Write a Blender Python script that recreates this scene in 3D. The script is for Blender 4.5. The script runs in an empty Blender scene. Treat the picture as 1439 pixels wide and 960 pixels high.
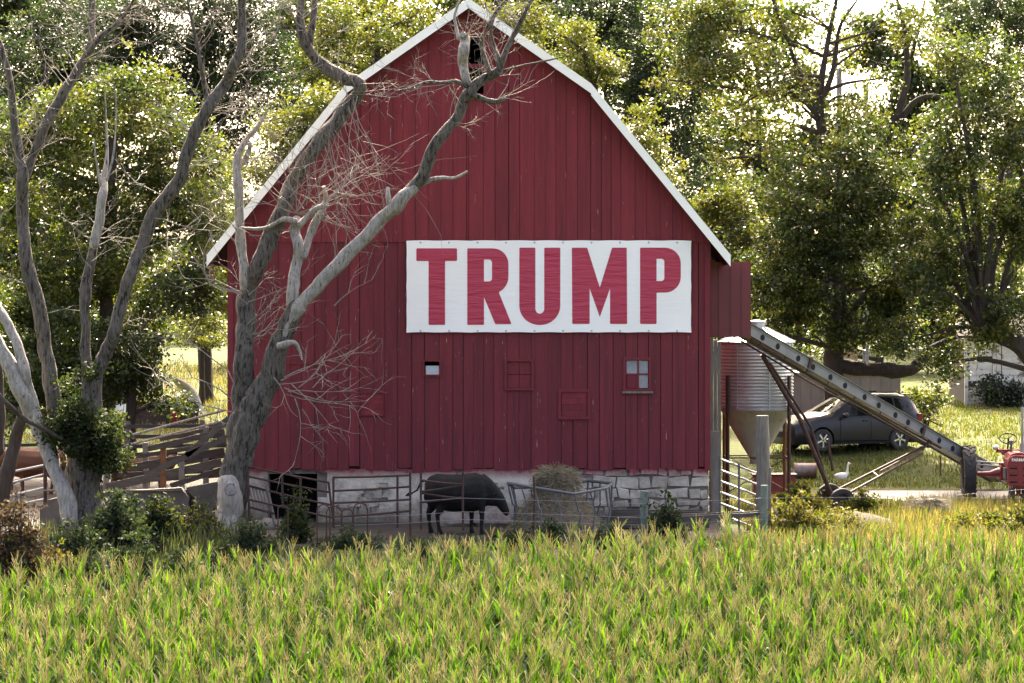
import bpy, bmesh, math, random
import numpy as np
from mathutils import Vector, Matrix, noise

random.seed(7)
rng = np.random.default_rng(7)
R = math.radians
scene = bpy.context.scene
col = scene.collection

# ------------------------------------------------------------------ camera
F = 4270.0                     # focal length in pixels of the 1439 px wide photograph
CAMZ = 4.84
HOR = 440.0                    # image row of the horizon
cam_d = bpy.data.cameras.new('camera')
cam = bpy.data.objects.new('camera', cam_d)
col.objects.link(cam)
cam.location = (0, 0, CAMZ)
cam.rotation_euler = (R(90), 0, 0)
cam_d.sensor_width = 36
cam_d.lens = 36 * F / 1439
cam_d.shift_y = -(480 - HOR) / 1439
cam_d.clip_start = 1
cam_d.clip_end = 4000
scene.camera = cam

# ------------------------------------------------------------------ sky and sun
SUN_EL, SUN_AZ = 42.0, 3.0     # sun stands behind the barn, a touch to the right
world = bpy.data.worlds.new('World')
scene.world = world
world.use_nodes = True
wn = world.node_tree.nodes
sky = wn.new('ShaderNodeTexSky')
sky.sky_type = 'NISHITA'
sky.sun_disc = False
sky.sun_elevation = R(SUN_EL)
sky.sun_rotation = R(SUN_AZ)
sky.altitude = 300
sky.air_density = 0.5
sky.dust_density = 10.0
sky.ozone_density = 0.0
wn['Background'].inputs['Strength'].default_value = 0.15
world.node_tree.links.new(sky.outputs[0], wn['Background'].inputs['Color'])
sun_d = bpy.data.lights.new('sun', 'SUN')
sun_d.energy = 3.0
sun_d.angle = R(0.53)
sun_d.color = (1.0, 0.955, 0.87)
sun = bpy.data.objects.new('sun', sun_d)
col.objects.link(sun)
sd = Vector((math.sin(R(SUN_AZ)) * math.cos(R(SUN_EL)), math.cos(R(SUN_AZ)) * math.cos(R(SUN_EL)), math.sin(R(SUN_EL))))
sun.rotation_euler = sd.to_track_quat('Z', 'Y').to_euler()
sun.location = sd * 150
vs = scene.view_settings
vs.view_transform = 'Standard'
vs.look = 'None'
vs.gamma = 1
vs.use_curve_mapping = False
vs.exposure = 3.1
vs.use_white_balance = True      # camera set for the open shade
vs.white_balance_temperature = 7500
vs.white_balance_tint = 10
scene.cycles.max_bounces = 8
scene.cycles.transparent_max_bounces = 8
scene.cycles.use_denoising = True


# ------------------------------------------------------------------ helpers
def P(px, py, Y):
    """a point of the place seen at photo pixel (px, py), Y metres away"""
    return Vector(((px - 720) / F * Y, Y, CAMZ - (py - HOR) / F * Y))


def lerp(a, b, t):
    return a + (b - a) * t


def sstep(a, b, x):
    t = min(1, max(0, (x - a) / (b - a)))
    return t * t * (3 - 2 * t)


def gz(x, y):
    """height of the ground"""
    if y < 62:
        z = max(-4.2, 0.168 * (y - 62))
    elif y < 74:
        z = 0
    else:
        z = float(np.interp(y, [74, 80, 90, 105, 130, 180, 260], [0, .3, 1.15, 1.7, 2.6, 4.0, 4.3]))
    z += 0.05 * noise.noise((x * .35, y * .35, 3.1)) * sstep(60, 66, y)
    return z


def world_loc(o):
    v = Vector((0, 0, 0))
    while o is not None:
        v += o.location
        o = o.parent
    return v


def tag(o, label=None, cat=None, group=None, kind=None):
    if label: o['label'] = label
    if cat: o['category'] = cat
    if group: o['group'] = group
    if kind: o['kind'] = kind
    return o


def thing(name, label, cat, loc=(0, 0, 0), rotz=0, group=None):
    o = bpy.data.objects.new(name, None)
    o.empty_display_size = .2
    col.objects.link(o)
    o.location = loc
    o.rotation_euler = (0, 0, rotz)
    return tag(o, label, cat, group)


def link(name, me, mat, parent=None, smooth=False):
    o = bpy.data.objects.new(name, me)
    if mat is not None:
        me.materials.clear()
        me.materials.append(mat)
    if smooth:
        me.polygons.foreach_set('use_smooth', [True] * len(me.polygons))
    col.objects.link(o)
    if parent is not None:
        o.parent = parent
    return o


class MB:
    def __init__(self):
        self.v, self.f = [], []

    def add(self, vs_, fs_):
        n = len(self.v)
        self.v += [tuple(p) for p in vs_]
        self.f += [tuple(i + n for i in f) for f in fs_]
        return self

    def box(self, c, s, rot=None, jitter=0):
        m = rot or Matrix.Identity(3)
        c = Vector(c)
        p = []
        for k in range(8):
            q = Vector(((k & 1) - .5, ((k >> 1) & 1) - .5, ((k >> 2) & 1) - .5))
            q = Vector((q.x * s[0], q.y * s[1], q.z * s[2]))
            if jitter: q += Vector([random.uniform(-jitter, jitter) for _ in range(3)])
            p.append(c + m @ q)
        return self.add(p, [(0, 2, 3, 1), (4, 5, 7, 6), (0, 1, 5, 4), (2, 6, 7, 3), (0, 4, 6, 2), (1, 3, 7, 5)])

    def span(self, a, b):
        """box between two corners"""
        a, b = Vector(a), Vector(b)
        return self.box((a + b) / 2, [abs(b[i] - a[i]) for i in range(3)])

    def bar(self, a, b, w, h, up=(0, 0, 1)):
        a, b = Vector(a), Vector(b)
        x = (b - a).normalized()
        up = Vector(up)
        y = up.cross(x)
        if y.length < 1e-4: y = Vector((1, 0, 0)).cross(x)
        y.normalize()
        z = x.cross(y)
        m = Matrix((x, y, z)).transposed()
        return self.box((a + b) / 2, ((b - a).length, w, h), m)

    def tube(self, pts, rad, n=8, cap=True, wob=0):
        pts = [Vector(p) for p in pts]
        if not hasattr(rad, '__len__'): rad = [rad] * len(pts)
        base = len(self.v)
        u = None
        for i, p in enumerate(pts):
            a, b = pts[max(i - 1, 0)], pts[min(i + 1, len(pts) - 1)]
            t = (b - a)
            if t.length < 1e-9: t = Vector((0, 0, 1))
            t.normalize()
            if u is None:
                u = t.orthogonal().normalized()
            else:
                u = u - t * u.dot(t)
                if u.length < 1e-6: u = t.orthogonal()
                u.normalize()
            w = t.cross(u)
            for k in range(n):
                an = 2 * math.pi * k / n
                r = rad[i]
                if wob:
                    q = p + (u * math.cos(an) + w * math.sin(an)) * r
                    r *= 1 + .10 * noise.noise(Vector((math.cos(an) * 5.5 + p.x, math.sin(an) * 5.5, i * .35))) if n > 11 else 1
                    r *= 1 + wob * (noise.noise(Vector((q.x * 3, q.y * 3, q.z * 1.1))) + .7 * noise.noise(Vector((q.x * 9, q.y * 9, q.z * 3))))
                self.v.append(tuple(p + (u * math.cos(an) + w * math.sin(an)) * r))
        for i in range(len(pts) - 1):
            for k in range(n):
                a = base + i * n + k
                b = base + i * n + (k + 1) % n
                self.f.append((a, b, b + n, a + n))
        if cap:
            self.f.append(tuple(base + k for k in reversed(range(n))))
            e = base + (len(pts) - 1) * n
            self.f.append(tuple(e + k for k in range(n)))
        return self

    def lathe(self, prof, n=32, c=(0, 0, 0), axis='z', cap=True):
        """prof = (radius, height) pairs"""
        base = len(self.v)
        for r, h in prof:
            for k in range(n):
                a = 2 * math.pi * k / n
                x, y = r * math.cos(a), r * math.sin(a)
                q = (x, y, h) if axis == 'z' else ((x, h, y) if axis == 'y' else (h, x, y))
                self.v.append((q[0] + c[0], q[1] + c[1], q[2] + c[2]))
        for i in range(len(prof) - 1):
            for k in range(n):
                a = base + i * n + k
                b = base + i * n + (k + 1) % n
                self.f.append((a, b, b + n, a + n))
        if cap:
            self.f.append(tuple(base + k for k in reversed(range(n))))
            e = base + (len(prof) - 1) * n
            self.f.append(tuple(e + k for k in range(n)))
        return self

    def prism(self, poly, y0, y1):
        """poly of (x, z), pushed from y0 to y1"""
        n = len(poly)
        a = [(x, y0, z) for x, z in poly]
        b = [(x, y1, z) for x, z in poly]
        f = [tuple(range(n)), tuple(reversed(range(n, 2 * n)))]
        f += [(i, i + n, (i + 1) % n + n, (i + 1) % n) for i in range(n)]
        return self.add(a + b, f)

    def shrink(self, c, k):
        self.v = [tuple(c[i] + (p[i] - c[i]) * k for i in range(3)) for p in self.v]
        return self

    def build(self, name, mat, parent=None, smooth=False, local=False, fix=True):
        me = bpy.data.meshes.new(name)
        off = Vector((0, 0, 0)) if (parent is None or local) else world_loc(parent)
        me.from_pydata([(p[0] - off.x, p[1] - off.y, p[2] - off.z) for p in self.v], [], self.f)
        if fix:
            bm = bmesh.new()
            bm.from_mesh(me)
            bmesh.ops.recalc_face_normals(bm, faces=bm.faces)
            bm.to_mesh(me)
            bm.free()
        me.update()
        o = link(name, me, mat, parent, smooth)
        if smooth:
            try:
                me.set_sharp_from_angle(angle=R(42))
            except Exception:
                pass
        return o


def np_mesh(name, V, Q, tint=None, off=(0, 0, 0)):
    V = np.asarray(V, dtype=np.float32) - np.asarray(off, dtype=np.float32)
    Q = np.asarray(Q, dtype=np.int32)
    me = bpy.data.meshes.new(name)
    me.vertices.add(len(V))
    me.vertices.foreach_set('co', V.ravel())
    k = Q.shape[1]
    me.loops.add(Q.size)
    me.loops.foreach_set('vertex_index', Q.ravel())
    me.polygons.add(len(Q))
    me.polygons.foreach_set('loop_start', np.arange(0, Q.size, k, dtype=np.int32))
    me.polygons.foreach_set('loop_total', np.full(len(Q), k, dtype=np.int32))
    if tint is not None:
        a = me.attributes.new('tint', 'FLOAT_COLOR', 'POINT')
        c = np.ones((len(V), 4), dtype=np.float32)
        c[:, :3] = tint
        a.data.foreach_set('color', c.ravel())
    me.update(calc_edges=True)
    me.validate()
    return me


# ------------------------------------------------------------------ materials
def nodes_of(name):
    m = bpy.data.materials.new(name)
    m.use_nodes = True
    nt = m.node_tree
    return m, nt, nt.nodes['Principled BSDF']


def nd(nt, t, **kw):
    n = nt.nodes.new(t)
    for k, v in kw.items():
        if k in n.inputs: n.inputs[k].default_value = v
        else: setattr(n, k, v)
    return n


def ramp(nt, fac, stops):
    r = nt.nodes.new('ShaderNodeValToRGB')
    el = r.color_ramp.elements
    while len(el) < len(stops): el.new(.5)
    for e, (p, c) in zip(el, stops):
        e.position = p
        e.color = (*c, 1) if len(c) == 3 else c
    nt.links.new(fac, r.inputs[0])
    return r.outputs[0]


def mat(name, c1, c2=None, scale=3.0, rough=.8, metal=0.0, bump=0.0, bscale=None, stretch=(1, 1, 1), spec=.3, detail=6,
        spots=None, spot_scale=8.0, spot_at=.66, perobj=0.0):
    """two mottled colours, optional third in small worn spots, fine relief"""
    m, nt, b = nodes_of(name)
    c2 = c2 or tuple(x * .7 for x in c1)
    tc = nd(nt, 'ShaderNodeTexCoord')
    mp = nd(nt, 'ShaderNodeMapping')
    mp.inputs['Scale'].default_value = stretch
    nt.links.new(tc.outputs['Object'], mp.inputs[0])
    vec = mp.outputs[0]
    if perobj:
        oi = nd(nt, 'ShaderNodeObjectInfo')
        ad = nd(nt, 'ShaderNodeVectorMath', operation='MULTIPLY_ADD')
        cmb = nd(nt, 'ShaderNodeCombineXYZ')
        for k in range(3): nt.links.new(oi.outputs['Random'], cmb.inputs[k])
        nt.links.new(cmb.outputs[0], ad.inputs[0])
        ad.inputs[1].default_value = (37, 37, 37)
        nt.links.new(mp.outputs[0], ad.inputs[2])
        vec = ad.outputs[0]
    nz = nd(nt, 'ShaderNodeTexNoise', Scale=scale, Detail=detail, Roughness=.62)
    nt.links.new(vec, nz.inputs['Vector'])
    out = ramp(nt, nz.outputs['Fac'], [(.3, c1), (.7, c2)])
    if spots:
        n2 = nd(nt, 'ShaderNodeTexNoise', Scale=spot_scale, Detail=4.0, Roughness=.6)
        nt.links.new(vec, n2.inputs['Vector'])
        f = ramp(nt, n2.outputs['Fac'], [(spot_at, (0, 0, 0)), (spot_at + .04, (1, 1, 1))])
        mx = nd(nt, 'ShaderNodeMixRGB')
        mx.inputs[2].default_value = (*spots, 1)
        nt.links.new(f, mx.inputs[0])
        nt.links.new(out, mx.inputs[1])
        out = mx.outputs[0]
    if perobj:
        hs = nd(nt, 'ShaderNodeHueSaturation')
        ma = nd(nt, 'ShaderNodeMath', operation='MULTIPLY_ADD')
        nt.links.new(oi.outputs['Random'], ma.inputs[0])
        ma.inputs[1].default_value = 2 * perobj
        ma.inputs[2].default_value = 1 - perobj
        nt.links.new(ma.outputs[0], hs.inputs['Value'])
        nt.links.new(out, hs.inputs['Color'])
        out = hs.outputs[0]
    nt.links.new(out, b.inputs['Base Color'])
    b.inputs['Roughness'].default_value = rough
    b.inputs['Metallic'].default_value = metal
    b.inputs['Specular IOR Level'].default_value = spec
    if bump:
        n3 = nd(nt, 'ShaderNodeTexNoise', Scale=bscale or scale * 4, Detail=5.0, Roughness=.6)
        nt.links.new(vec, n3.inputs['Vector'])
        bp = nd(nt, 'ShaderNodeBump', Strength=min(1, bump), Distance=.03)
        nt.links.new(n3.outputs['Fac'], bp.inputs['Height'])
        nt.links.new(bp.outputs[0], b.inputs['Normal'])
    return m


def leafmat(name, trans=.5, rough=.5, spec=.35, warm=(1.25, 1.2, .55)):
    m, nt, b = nodes_of(name)
    at = nd(nt, 'ShaderNodeAttribute', attribute_name='tint')
    nt.links.new(at.outputs['Color'], b.inputs['Base Color'])
    b.inputs['Roughness'].default_value = rough
    b.inputs['Specular IOR Level'].default_value = spec
    tr = nd(nt, 'ShaderNodeBsdfTranslucent')
    mu = nd(nt, 'ShaderNodeMixRGB', blend_type='MULTIPLY')
    mu.inputs[0].default_value = 1
    mu.inputs[2].default_value = (*warm, 1)
    nt.links.new(at.outputs['Color'], mu.inputs[1])
    nt.links.new(mu.outputs[0], tr.inputs['Color'])
    mx = nd(nt, 'ShaderNodeMixShader')
    mx.inputs[0].default_value = trans
    nt.links.new(b.outputs[0], mx.inputs[1])
    nt.links.new(tr.outputs[0], mx.inputs[2])
    nt.links.new(mx.outputs[0], nt.nodes['Material Output'].inputs['Surface'])
    return m


def glassmat(name, c, rough=.08):
    m, nt, b = nodes_of(name)
    b.inputs['Base Color'].default_value = (*c, 1)
    b.inputs['Roughness'].default_value = rough
    b.inputs['Specular IOR Level'].default_value = .3
    return m


M = {}
M['red'] = mat('barn_red', (.205, .024, .032), (.125, .018, .025), scale=1.6, stretch=(4, 1, .3), rough=.75, bump=.35, bscale=14,
               spots=(.36, .27, .25), spot_scale=8.5, spot_at=.70, perobj=.09)
M['red_low'] = mat('barn_red_lower', (.165, .022, .030), (.092, .017, .024), scale=1.6, stretch=(4, 1, .3), rough=.78, bump=.45, bscale=14,
                   spots=(.36, .28, .26), spot_scale=8.5, spot_at=.685, perobj=.10)  # lower boards: darker, duller red with slightly more pale flecks
M['red_plain'] = mat('barn_red_trim', (.165, .021, .029), (.120, .017, .025), scale=3, rough=.75, bump=.3, bscale=25)
M['dark_back'] = mat('old_board_backing', (.030, .007, .009), (.018, .005, .006), scale=4)
M['white_trim'] = mat('white_trim_metal', (.86, .84, .79), (.80, .78, .72), scale=2, rough=.5, spots=(.55, .50, .43), spot_scale=6, spot_at=.72)
M['roof'] = mat('roof_metal', (.50, .49, .46), (.38, .36, .34), scale=1.5, rough=.5, metal=.2)
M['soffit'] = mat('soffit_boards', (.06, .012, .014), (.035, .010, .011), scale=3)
M['red_metal'] = mat('red_sheet_metal', (.135, .010, .016), (.110, .008, .014), scale=2.5, rough=.42, spec=.5)
M['wood_grey'] = mat('weathered_wood', (.20, .18, .16), (.10, .088, .078), scale=3, stretch=(6, 6, .8), rough=.9, bump=.6, bscale=16)
M['plank'] = mat('weathered_plank', (.088, .074, .064), (.042, .035, .030), scale=4, stretch=(.7, 4, 4), rough=.9, bump=.5, bscale=20, perobj=.25)
M['plank_rust'] = mat('orange_stained_post', (.17, .075, .035), (.09, .042, .022), scale=5, rough=.9, bump=.4)
M['post_green'] = mat('green_stained_post', (.16, .20, .165), (.09, .115, .10), scale=6, stretch=(3, 3, .8), rough=.9, bump=.5, spots=(.05, .05, .045), spot_scale=9, spot_at=.6)
M['concrete'] = mat('old_concrete', (.115, .10, .088), (.062, .054, .049), scale=2.2, rough=.95, bump=.7, bscale=9)
M['rust'] = mat('rusty_steel', (.085, .045, .036), (.04, .028, .026), scale=9, rough=.8, metal=.3, bump=.2)
M['steel_grey'] = mat('painted_steel', (.12, .125, .14), (.07, .07, .078), scale=5, rough=.55, metal=.4)
M['galv'] = mat('galvanised_steel', (.46, .48, .51), (.34, .355, .38), scale=2.5, rough=.42, metal=.55, spots=(.26, .235, .22), spot_scale=3.5, spot_at=.68)
M['galv_dull'] = mat('dull_galvanised_steel', (.34, .335, .335), (.22, .215, .215), scale=2.4, rough=.6, metal=.35, spots=(.17, .10, .07), spot_scale=4, spot_at=.62)
M['elev'] = mat('elevator_steel', (.21, .22, .235), (.14, .145, .155), scale=3, rough=.5, metal=.3, spots=(.12, .10, .09), spot_scale=6, spot_at=.70)
M['rubber'] = mat('tyre_rubber', (.028, .027, .028), (.045, .042, .040), scale=6, rough=.85, bump=.2)
M['black'] = mat('black_void', (.006, .006, .007), (.004, .004, .005))
M['bark'] = mat('bark', (.128, .114, .100), (.034, .030, .026), scale=9, stretch=(2.4, 2.4, .5), rough=.95, bump=1.0, bscale=11, detail=5, spots=(.020, .017, .015), spot_scale=7, spot_at=.56)
M['bark_dark'] = mat('dark_bark', (.060, .048, .040), (.026, .021, .018), scale=5, stretch=(3, 3, .5), rough=.95, bump=1.0, bscale=12)
M['deadwood'] = mat('barkless_dead_wood', (.33, .31, .29), (.13, .118, .108), spots=(.07, .062, .056), spot_scale=8, spot_at=.60, scale=6, stretch=(3, 3, .6), rough=.85, bump=.6, bscale=16)
M['twig'] = mat('dead_twig', (.25, .222, .195), (.14, .12, .105), scale=6, rough=.9)
M['leaf'] = leafmat('leaf', .46, rough=.40, spec=.38, warm=(1.15, 1.3, .6))
M['weed'] = leafmat('weed_leaf', .45, rough=.7, spec=.15)
M['grass'] = leafmat('grass_blade', .45, rough=.55)
M['corn'] = leafmat('corn_leaf', .52, rough=.32, spec=.40, warm=(1.15, 1.42, .6))
M['tassel'] = leafmat('corn_tassel', .5, rough=.7, spec=.2, warm=(1.05, 1.03, .85))
M['hay'] = mat('hay', (.15, .128, .092), (.062, .052, .04), scale=9, stretch=(1, 1, 3), rough=1, bump=1.0, bscale=22)
M['straw'] = leafmat('straw', .25, rough=.8, spec=.1, warm=(1, 1, .8))
M['banner'] = None
M['glass_dark'] = glassmat('dark_glass', (.004, .0045, .006))
M['chrome'] = mat('alloy', (.62, .62, .63), (.55, .55, .56), rough=.25, metal=.9)
M['car_paint'] = mat('grey_car_paint', (.016, .0165, .020), (.013, .0135, .016), scale=2, rough=.32, spec=.35)
M['tractor_red'] = mat('tractor_red', (.20, .008, .014), (.15, .007, .012), scale=4, rough=.35, spec=.5, spots=(.10, .03, .02), spot_scale=8, spot_at=.68)
M['white_paint'] = mat('flaking_white_paint', (.66, .64, .58), (.50, .48, .43), scale=5, rough=.8, spots=(.20, .17, .14), spot_scale=2.2, spot_at=.54, stretch=(1, 1, 1.6))
M['hide_black'] = mat('black_hide', (.007, .0065, .007), (.015, .014, .014), scale=5, rough=.65, bump=.4, bscale=30, spec=.12)
M['hide_brown'] = mat('brown_hide', (.13, .045, .018), (.085, .03, .013), scale=6, rough=.6, bump=.3, bscale=60)
M['feather'] = mat('white_feather', (.75, .74, .70), (.62, .61, .58), scale=20, rough=.8)
M['beak'] = mat('orange_beak', (.5, .2, .03), (.42, .16, .03))
M['dirt'] = mat('bare_dirt', (.060, .048, .036), (.030, .024, .019), scale=1.3, rough=1, bump=.8, bscale=6)
M['boulder'] = mat('grey_boulder', (.24, .215, .19), (.12, .105, .095), scale=4, rough=.95, bump=.9, bscale=8)
M['gravel'] = mat('pale_gravel', (.34, .32, .30), (.22, .205, .19), scale=9, rough=1, bump=.8, bscale=30)

# stone: pale lime-washed rubble, red overspray just below the boards
m, nt, b = nodes_of('limewashed_stone')
geo = nd(nt, 'ShaderNodeNewGeometry')
nz = nd(nt, 'ShaderNodeTexNoise', Scale=2.6, Detail=8.0, Roughness=.7)
nt.links.new(geo.outputs['Position'], nz.inputs['Vector'])
c = ramp(nt, nz.outputs['Fac'], [(.30, (.15, .13, .12)), (.48, (.36, .325, .275)), (.68, (.50, .46, .40))])
sx = nd(nt, 'ShaderNodeSeparateXYZ')
nt.links.new(geo.outputs['Position'], sx.inputs[0])
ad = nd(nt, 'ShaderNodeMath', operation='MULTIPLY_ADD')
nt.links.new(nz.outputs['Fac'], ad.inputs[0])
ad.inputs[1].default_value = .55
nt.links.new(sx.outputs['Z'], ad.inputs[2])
f = ramp(nt, ad.outputs[0], [(0.0, (0, 0, 0)), (1.0, (1, 1, 1))])
mr = nd(nt, 'ShaderNodeMapRange')
mr.inputs['From Min'].default_value = 1.30
mr.inputs['From Max'].default_value = 1.50
nt.links.new(ad.outputs[0], mr.inputs['Value'])
mx = nd(nt, 'ShaderNodeMixRGB')
mx.inputs[2].default_value = (.17, .035, .045, 1)
nt.links.new(mr.outputs[0], mx.inputs[0])
nt.links.new(c, mx.inputs[1])
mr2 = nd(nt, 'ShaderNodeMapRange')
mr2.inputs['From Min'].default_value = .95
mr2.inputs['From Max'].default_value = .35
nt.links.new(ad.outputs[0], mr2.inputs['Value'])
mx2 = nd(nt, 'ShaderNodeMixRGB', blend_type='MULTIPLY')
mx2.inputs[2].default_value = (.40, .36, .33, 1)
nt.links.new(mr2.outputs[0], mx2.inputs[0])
oi_ = nd(nt, 'ShaderNodeObjectInfo')
ma_ = nd(nt, 'ShaderNodeMath', operation='MULTIPLY_ADD')
nt.links.new(oi_.outputs['Random'], ma_.inputs[0]); ma_.inputs[1].default_value = .5; ma_.inputs[2].default_value = .72
hs_ = nd(nt, 'ShaderNodeHueSaturation')
nt.links.new(ma_.outputs[0], hs_.inputs['Value']); nt.links.new(mx.outputs[0], hs_.inputs['Color'])
nt.links.new(hs_.outputs[0], mx2.inputs[1])
nt.links.new(mx2.outputs[0], b.inputs['Base Color'])
b.inputs['Roughness'].default_value = .95
nb = nd(nt, 'ShaderNodeTexNoise', Scale=11.0, Detail=7.0, Roughness=.65)
nt.links.new(geo.outputs['Position'], nb.inputs['Vector'])
bp = nd(nt, 'ShaderNodeBump', Strength=.8, Distance=.04)
nt.links.new(nb.outputs['Fac'], bp.inputs['Height'])
nt.links.new(bp.outputs[0], b.inputs['Normal'])
M['stone'] = m
M['mortar'] = mat('old_mortar', (.20, .18, .16), (.08, .07, .06), scale=3, rough=1, bump=.8, bscale=12)


def vinylmat(name, c, wr):
    """banner vinyl with pulled diagonal wrinkles"""
    m, nt, b = nodes_of(name)
    tc = nd(nt, 'ShaderNodeTexCoord')
    mp = nd(nt, 'ShaderNodeMapping')
    mp.inputs['Rotation'].default_value = (0, R(24), 0)
    mp.inputs['Scale'].default_value = (.55, 1, 4.2)
    nt.links.new(tc.outputs['Object'], mp.inputs[0])
    n1 = nd(nt, 'ShaderNodeTexNoise', Scale=2.6, Detail=3.0, Roughness=.5, Distortion=.6)
    nt.links.new(mp.outputs[0], n1.inputs['Vector'])
    bp = nd(nt, 'ShaderNodeBump', Strength=wr, Distance=.06)
    nt.links.new(n1.outputs['Fac'], bp.inputs['Height'])
    nt.links.new(bp.outputs[0], b.inputs['Normal'])
    n2 = nd(nt, 'ShaderNodeTexNoise', Scale=.8, Detail=3.0)
    nt.links.new(tc.outputs['Object'], n2.inputs['Vector'])
    nt.links.new(ramp(nt, n2.outputs['Fac'], [(.3, c), (.7, tuple(x * .93 for x in c))]), b.inputs['Base Color'])
    b.inputs['Roughness'].default_value = .45
    return m


M['banner'] = vinylmat('white_vinyl', (.84, .825, .81), .10)
M['banner_red'] = vinylmat('red_printed_vinyl', (.40, .020, .058), .5)

# ground: worn grass and soil
m, nt, b = nodes_of('field_ground')
geo = nd(nt, 'ShaderNodeNewGeometry')
n1 = nd(nt, 'ShaderNodeTexNoise', Scale=.35, Detail=8.0, Roughness=.65)
n2 = nd(nt, 'ShaderNodeTexNoise', Scale=7.0, Detail=6.0, Roughness=.7)
for n_ in (n1, n2): nt.links.new(geo.outputs['Position'], n_.inputs['Vector'])
ca = ramp(nt, n2.outputs['Fac'], [(.3, (.030, .043, .011)), (.55, (.05, .062, .016)), (.75, (.085, .08, .032))])
cb = ramp(nt, n2.outputs['Fac'], [(.3, (.10, .078, .055)), (.7, (.17, .135, .09))])
mx = nd(nt, 'ShaderNodeMixRGB')
nt.links.new(ramp(nt, n1.outputs['Fac'], [(.56, (0, 0, 0)), (.66, (1, 1, 1))]), mx.inputs[0])
nt.links.new(ca, mx.inputs[1])
nt.links.new(cb, mx.inputs[2])
nt.links.new(mx.outputs[0], b.inputs['Base Color'])
b.inputs['Roughness'].default_value = 1
b.inputs['Specular IOR Level'].default_value = .1
bp = nd(nt, 'ShaderNodeBump', Strength=.8, Distance=.06)
nt.links.new(n2.outputs['Fac'], bp.inputs['Height'])
nt.links.new(bp.outputs[0], b.inputs['Normal'])
M['ground'] = m

# ------------------------------------------------------------------ ground
def sheet(name, xs, ys, dz, material, mask=None):
    V, Q, idx = [], [], {}
    for j, y in enumerate(ys):
        for i, x in enumerate(xs):
            V.append((x, y, gz(x, y) + dz))
    n = len(xs)
    for j in range(len(ys) - 1):
        for i in range(n - 1):
            if mask is None or mask((xs[i] + xs[i + 1]) / 2, (ys[j] + ys[j + 1]) / 2):
                Q.append((j * n + i, j * n + i + 1, j * n + n + i + 1, j * n + n + i))
    o = link(name, np_mesh(name, V, Q), material, None, True)
    return tag(o, kind='structure')


gx = np.concatenate([[-900, -400, -150, -80, -50], np.arange(-36, 36.1, 1.0), [50, 80, 150, 400, 900]])
gy = np.concatenate([[-60, -20, 0, 20, 30], np.arange(36, 120.1, 1.0), np.arange(124, 200, 8), [220, 300, 500, 1000, 2500]])
sheet('ground', gx, gy, 0, M['ground'])
sheet('barnyard', np.arange(-17, 5.6, .5), np.arange(60, 82.1, .5), .012, M['dirt'],
      lambda x, y: y > 62.6 + .8 * noise.noise((x * .6, 0, 5)) and x < 5.0 + .5 * noise.noise((0, y * .7, 2)))
sheet('gravel_drive', np.arange(7.6, 26, .4), np.arange(74, 80.1, .4), .014, M['gravel'],
      lambda x, y: abs(y - 77.4 - .12 * (x - 9) * .3) < 1.0 + .7 * noise.noise((x * .5, y * .5, 1)) and x > 8.2 + noise.noise((y, 0, 0)))

# ------------------------------------------------------------------ barn
BY = 70.0                       # front plane of the barn
S = F / BY
BX = (659.5 - 720) / S          # centre line
HW = 5.53                       # half width of the wall
def bx(px): return (px - 720) / S
def bz(py): return CAMZ - (py - HOR) / S
PEAK, BRK, EAVE = (BX, bz(2)), (2.80, bz(121)), (5.99, bz(360))
barn = thing('barn', 'tall red gambrel barn of vertical boards on a pale stone foundation', 'barn', (BX, BY, 0))
def roof_z(x):                  # top of the roof at barn x
    a = abs(x - BX)
    if a < BRK[0]: return lerp(PEAK[1], BRK[1], a / BRK[0])
    return lerp(BRK[1], EAVE[1], (a - BRK[0]) / (EAVE[0] - BRK[0]))
DEPTH = 17.0
SEAM = bz(340)
ZB = bz(661)
# inner shell: dark backing behind the boards, side and rear walls
wall = MB()
op = [(bx(597), bx(618), bz(527), bz(508)), (bx(880), bx(912), bz(546), bz(506)), (bx(656), bx(680), bz(132), bz(52))]   # open holes
xs = sorted({BX - HW + .03, BX + HW - .03} | {o[0] for o in op} | {o[1] for o in op} | {BX, BX - BRK[0], BX + BRK[0]})
for a, c_ in zip(xs, xs[1:]):
    mid = (a + c_) / 2
    cuts = sorted([(o[2], o[3]) for o in op if o[0] - 1e-4 <= a and c_ <= o[1] + 1e-4])
    z0 = ZB + .02
    for lo, hi in cuts + [(None, None)]:
        if lo is None:
            za, zc = roof_z(a) - .22, roof_z(c_) - .22
            wall.add([(a, BY + .05, z0), (c_, BY + .05, z0), (c_, BY + .05, zc), (a, BY + .05, za)], [(0, 1, 2, 3)])
        else:
            wall.add([(a, BY + .05, z0), (c_, BY + .05, z0), (c_, BY + .05, lo), (a, BY + .05, lo)], [(0, 1, 2, 3)])
            z0 = hi
front = wall.build('front_wall', M['dark_back'], barn)
side = MB()
for sx_ in (-1, 1):
    side.span((BX + sx_ * (HW - .09), BY + .08, -.2), (BX + sx_ * (HW - .01), BY + DEPTH, roof_z(BX + HW) - .16))
side.build('side_wall', M['red_plain'], barn)
rear = [(BX - HW + .1, -.2), (BX + HW - .1, -.2), (BX + HW - .1, roof_z(BX + HW) - .05), (BX + BRK[0], BRK[1] - .05), (BX, PEAK[1] - .05), (BX - BRK[0], BRK[1] - .05), (BX - HW + .1, roof_z(BX - HW) - .05)]
MB().prism(rear, BY + DEPTH - .1, BY + DEPTH).build('rear_wall', M['red_plain'], barn)
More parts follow.
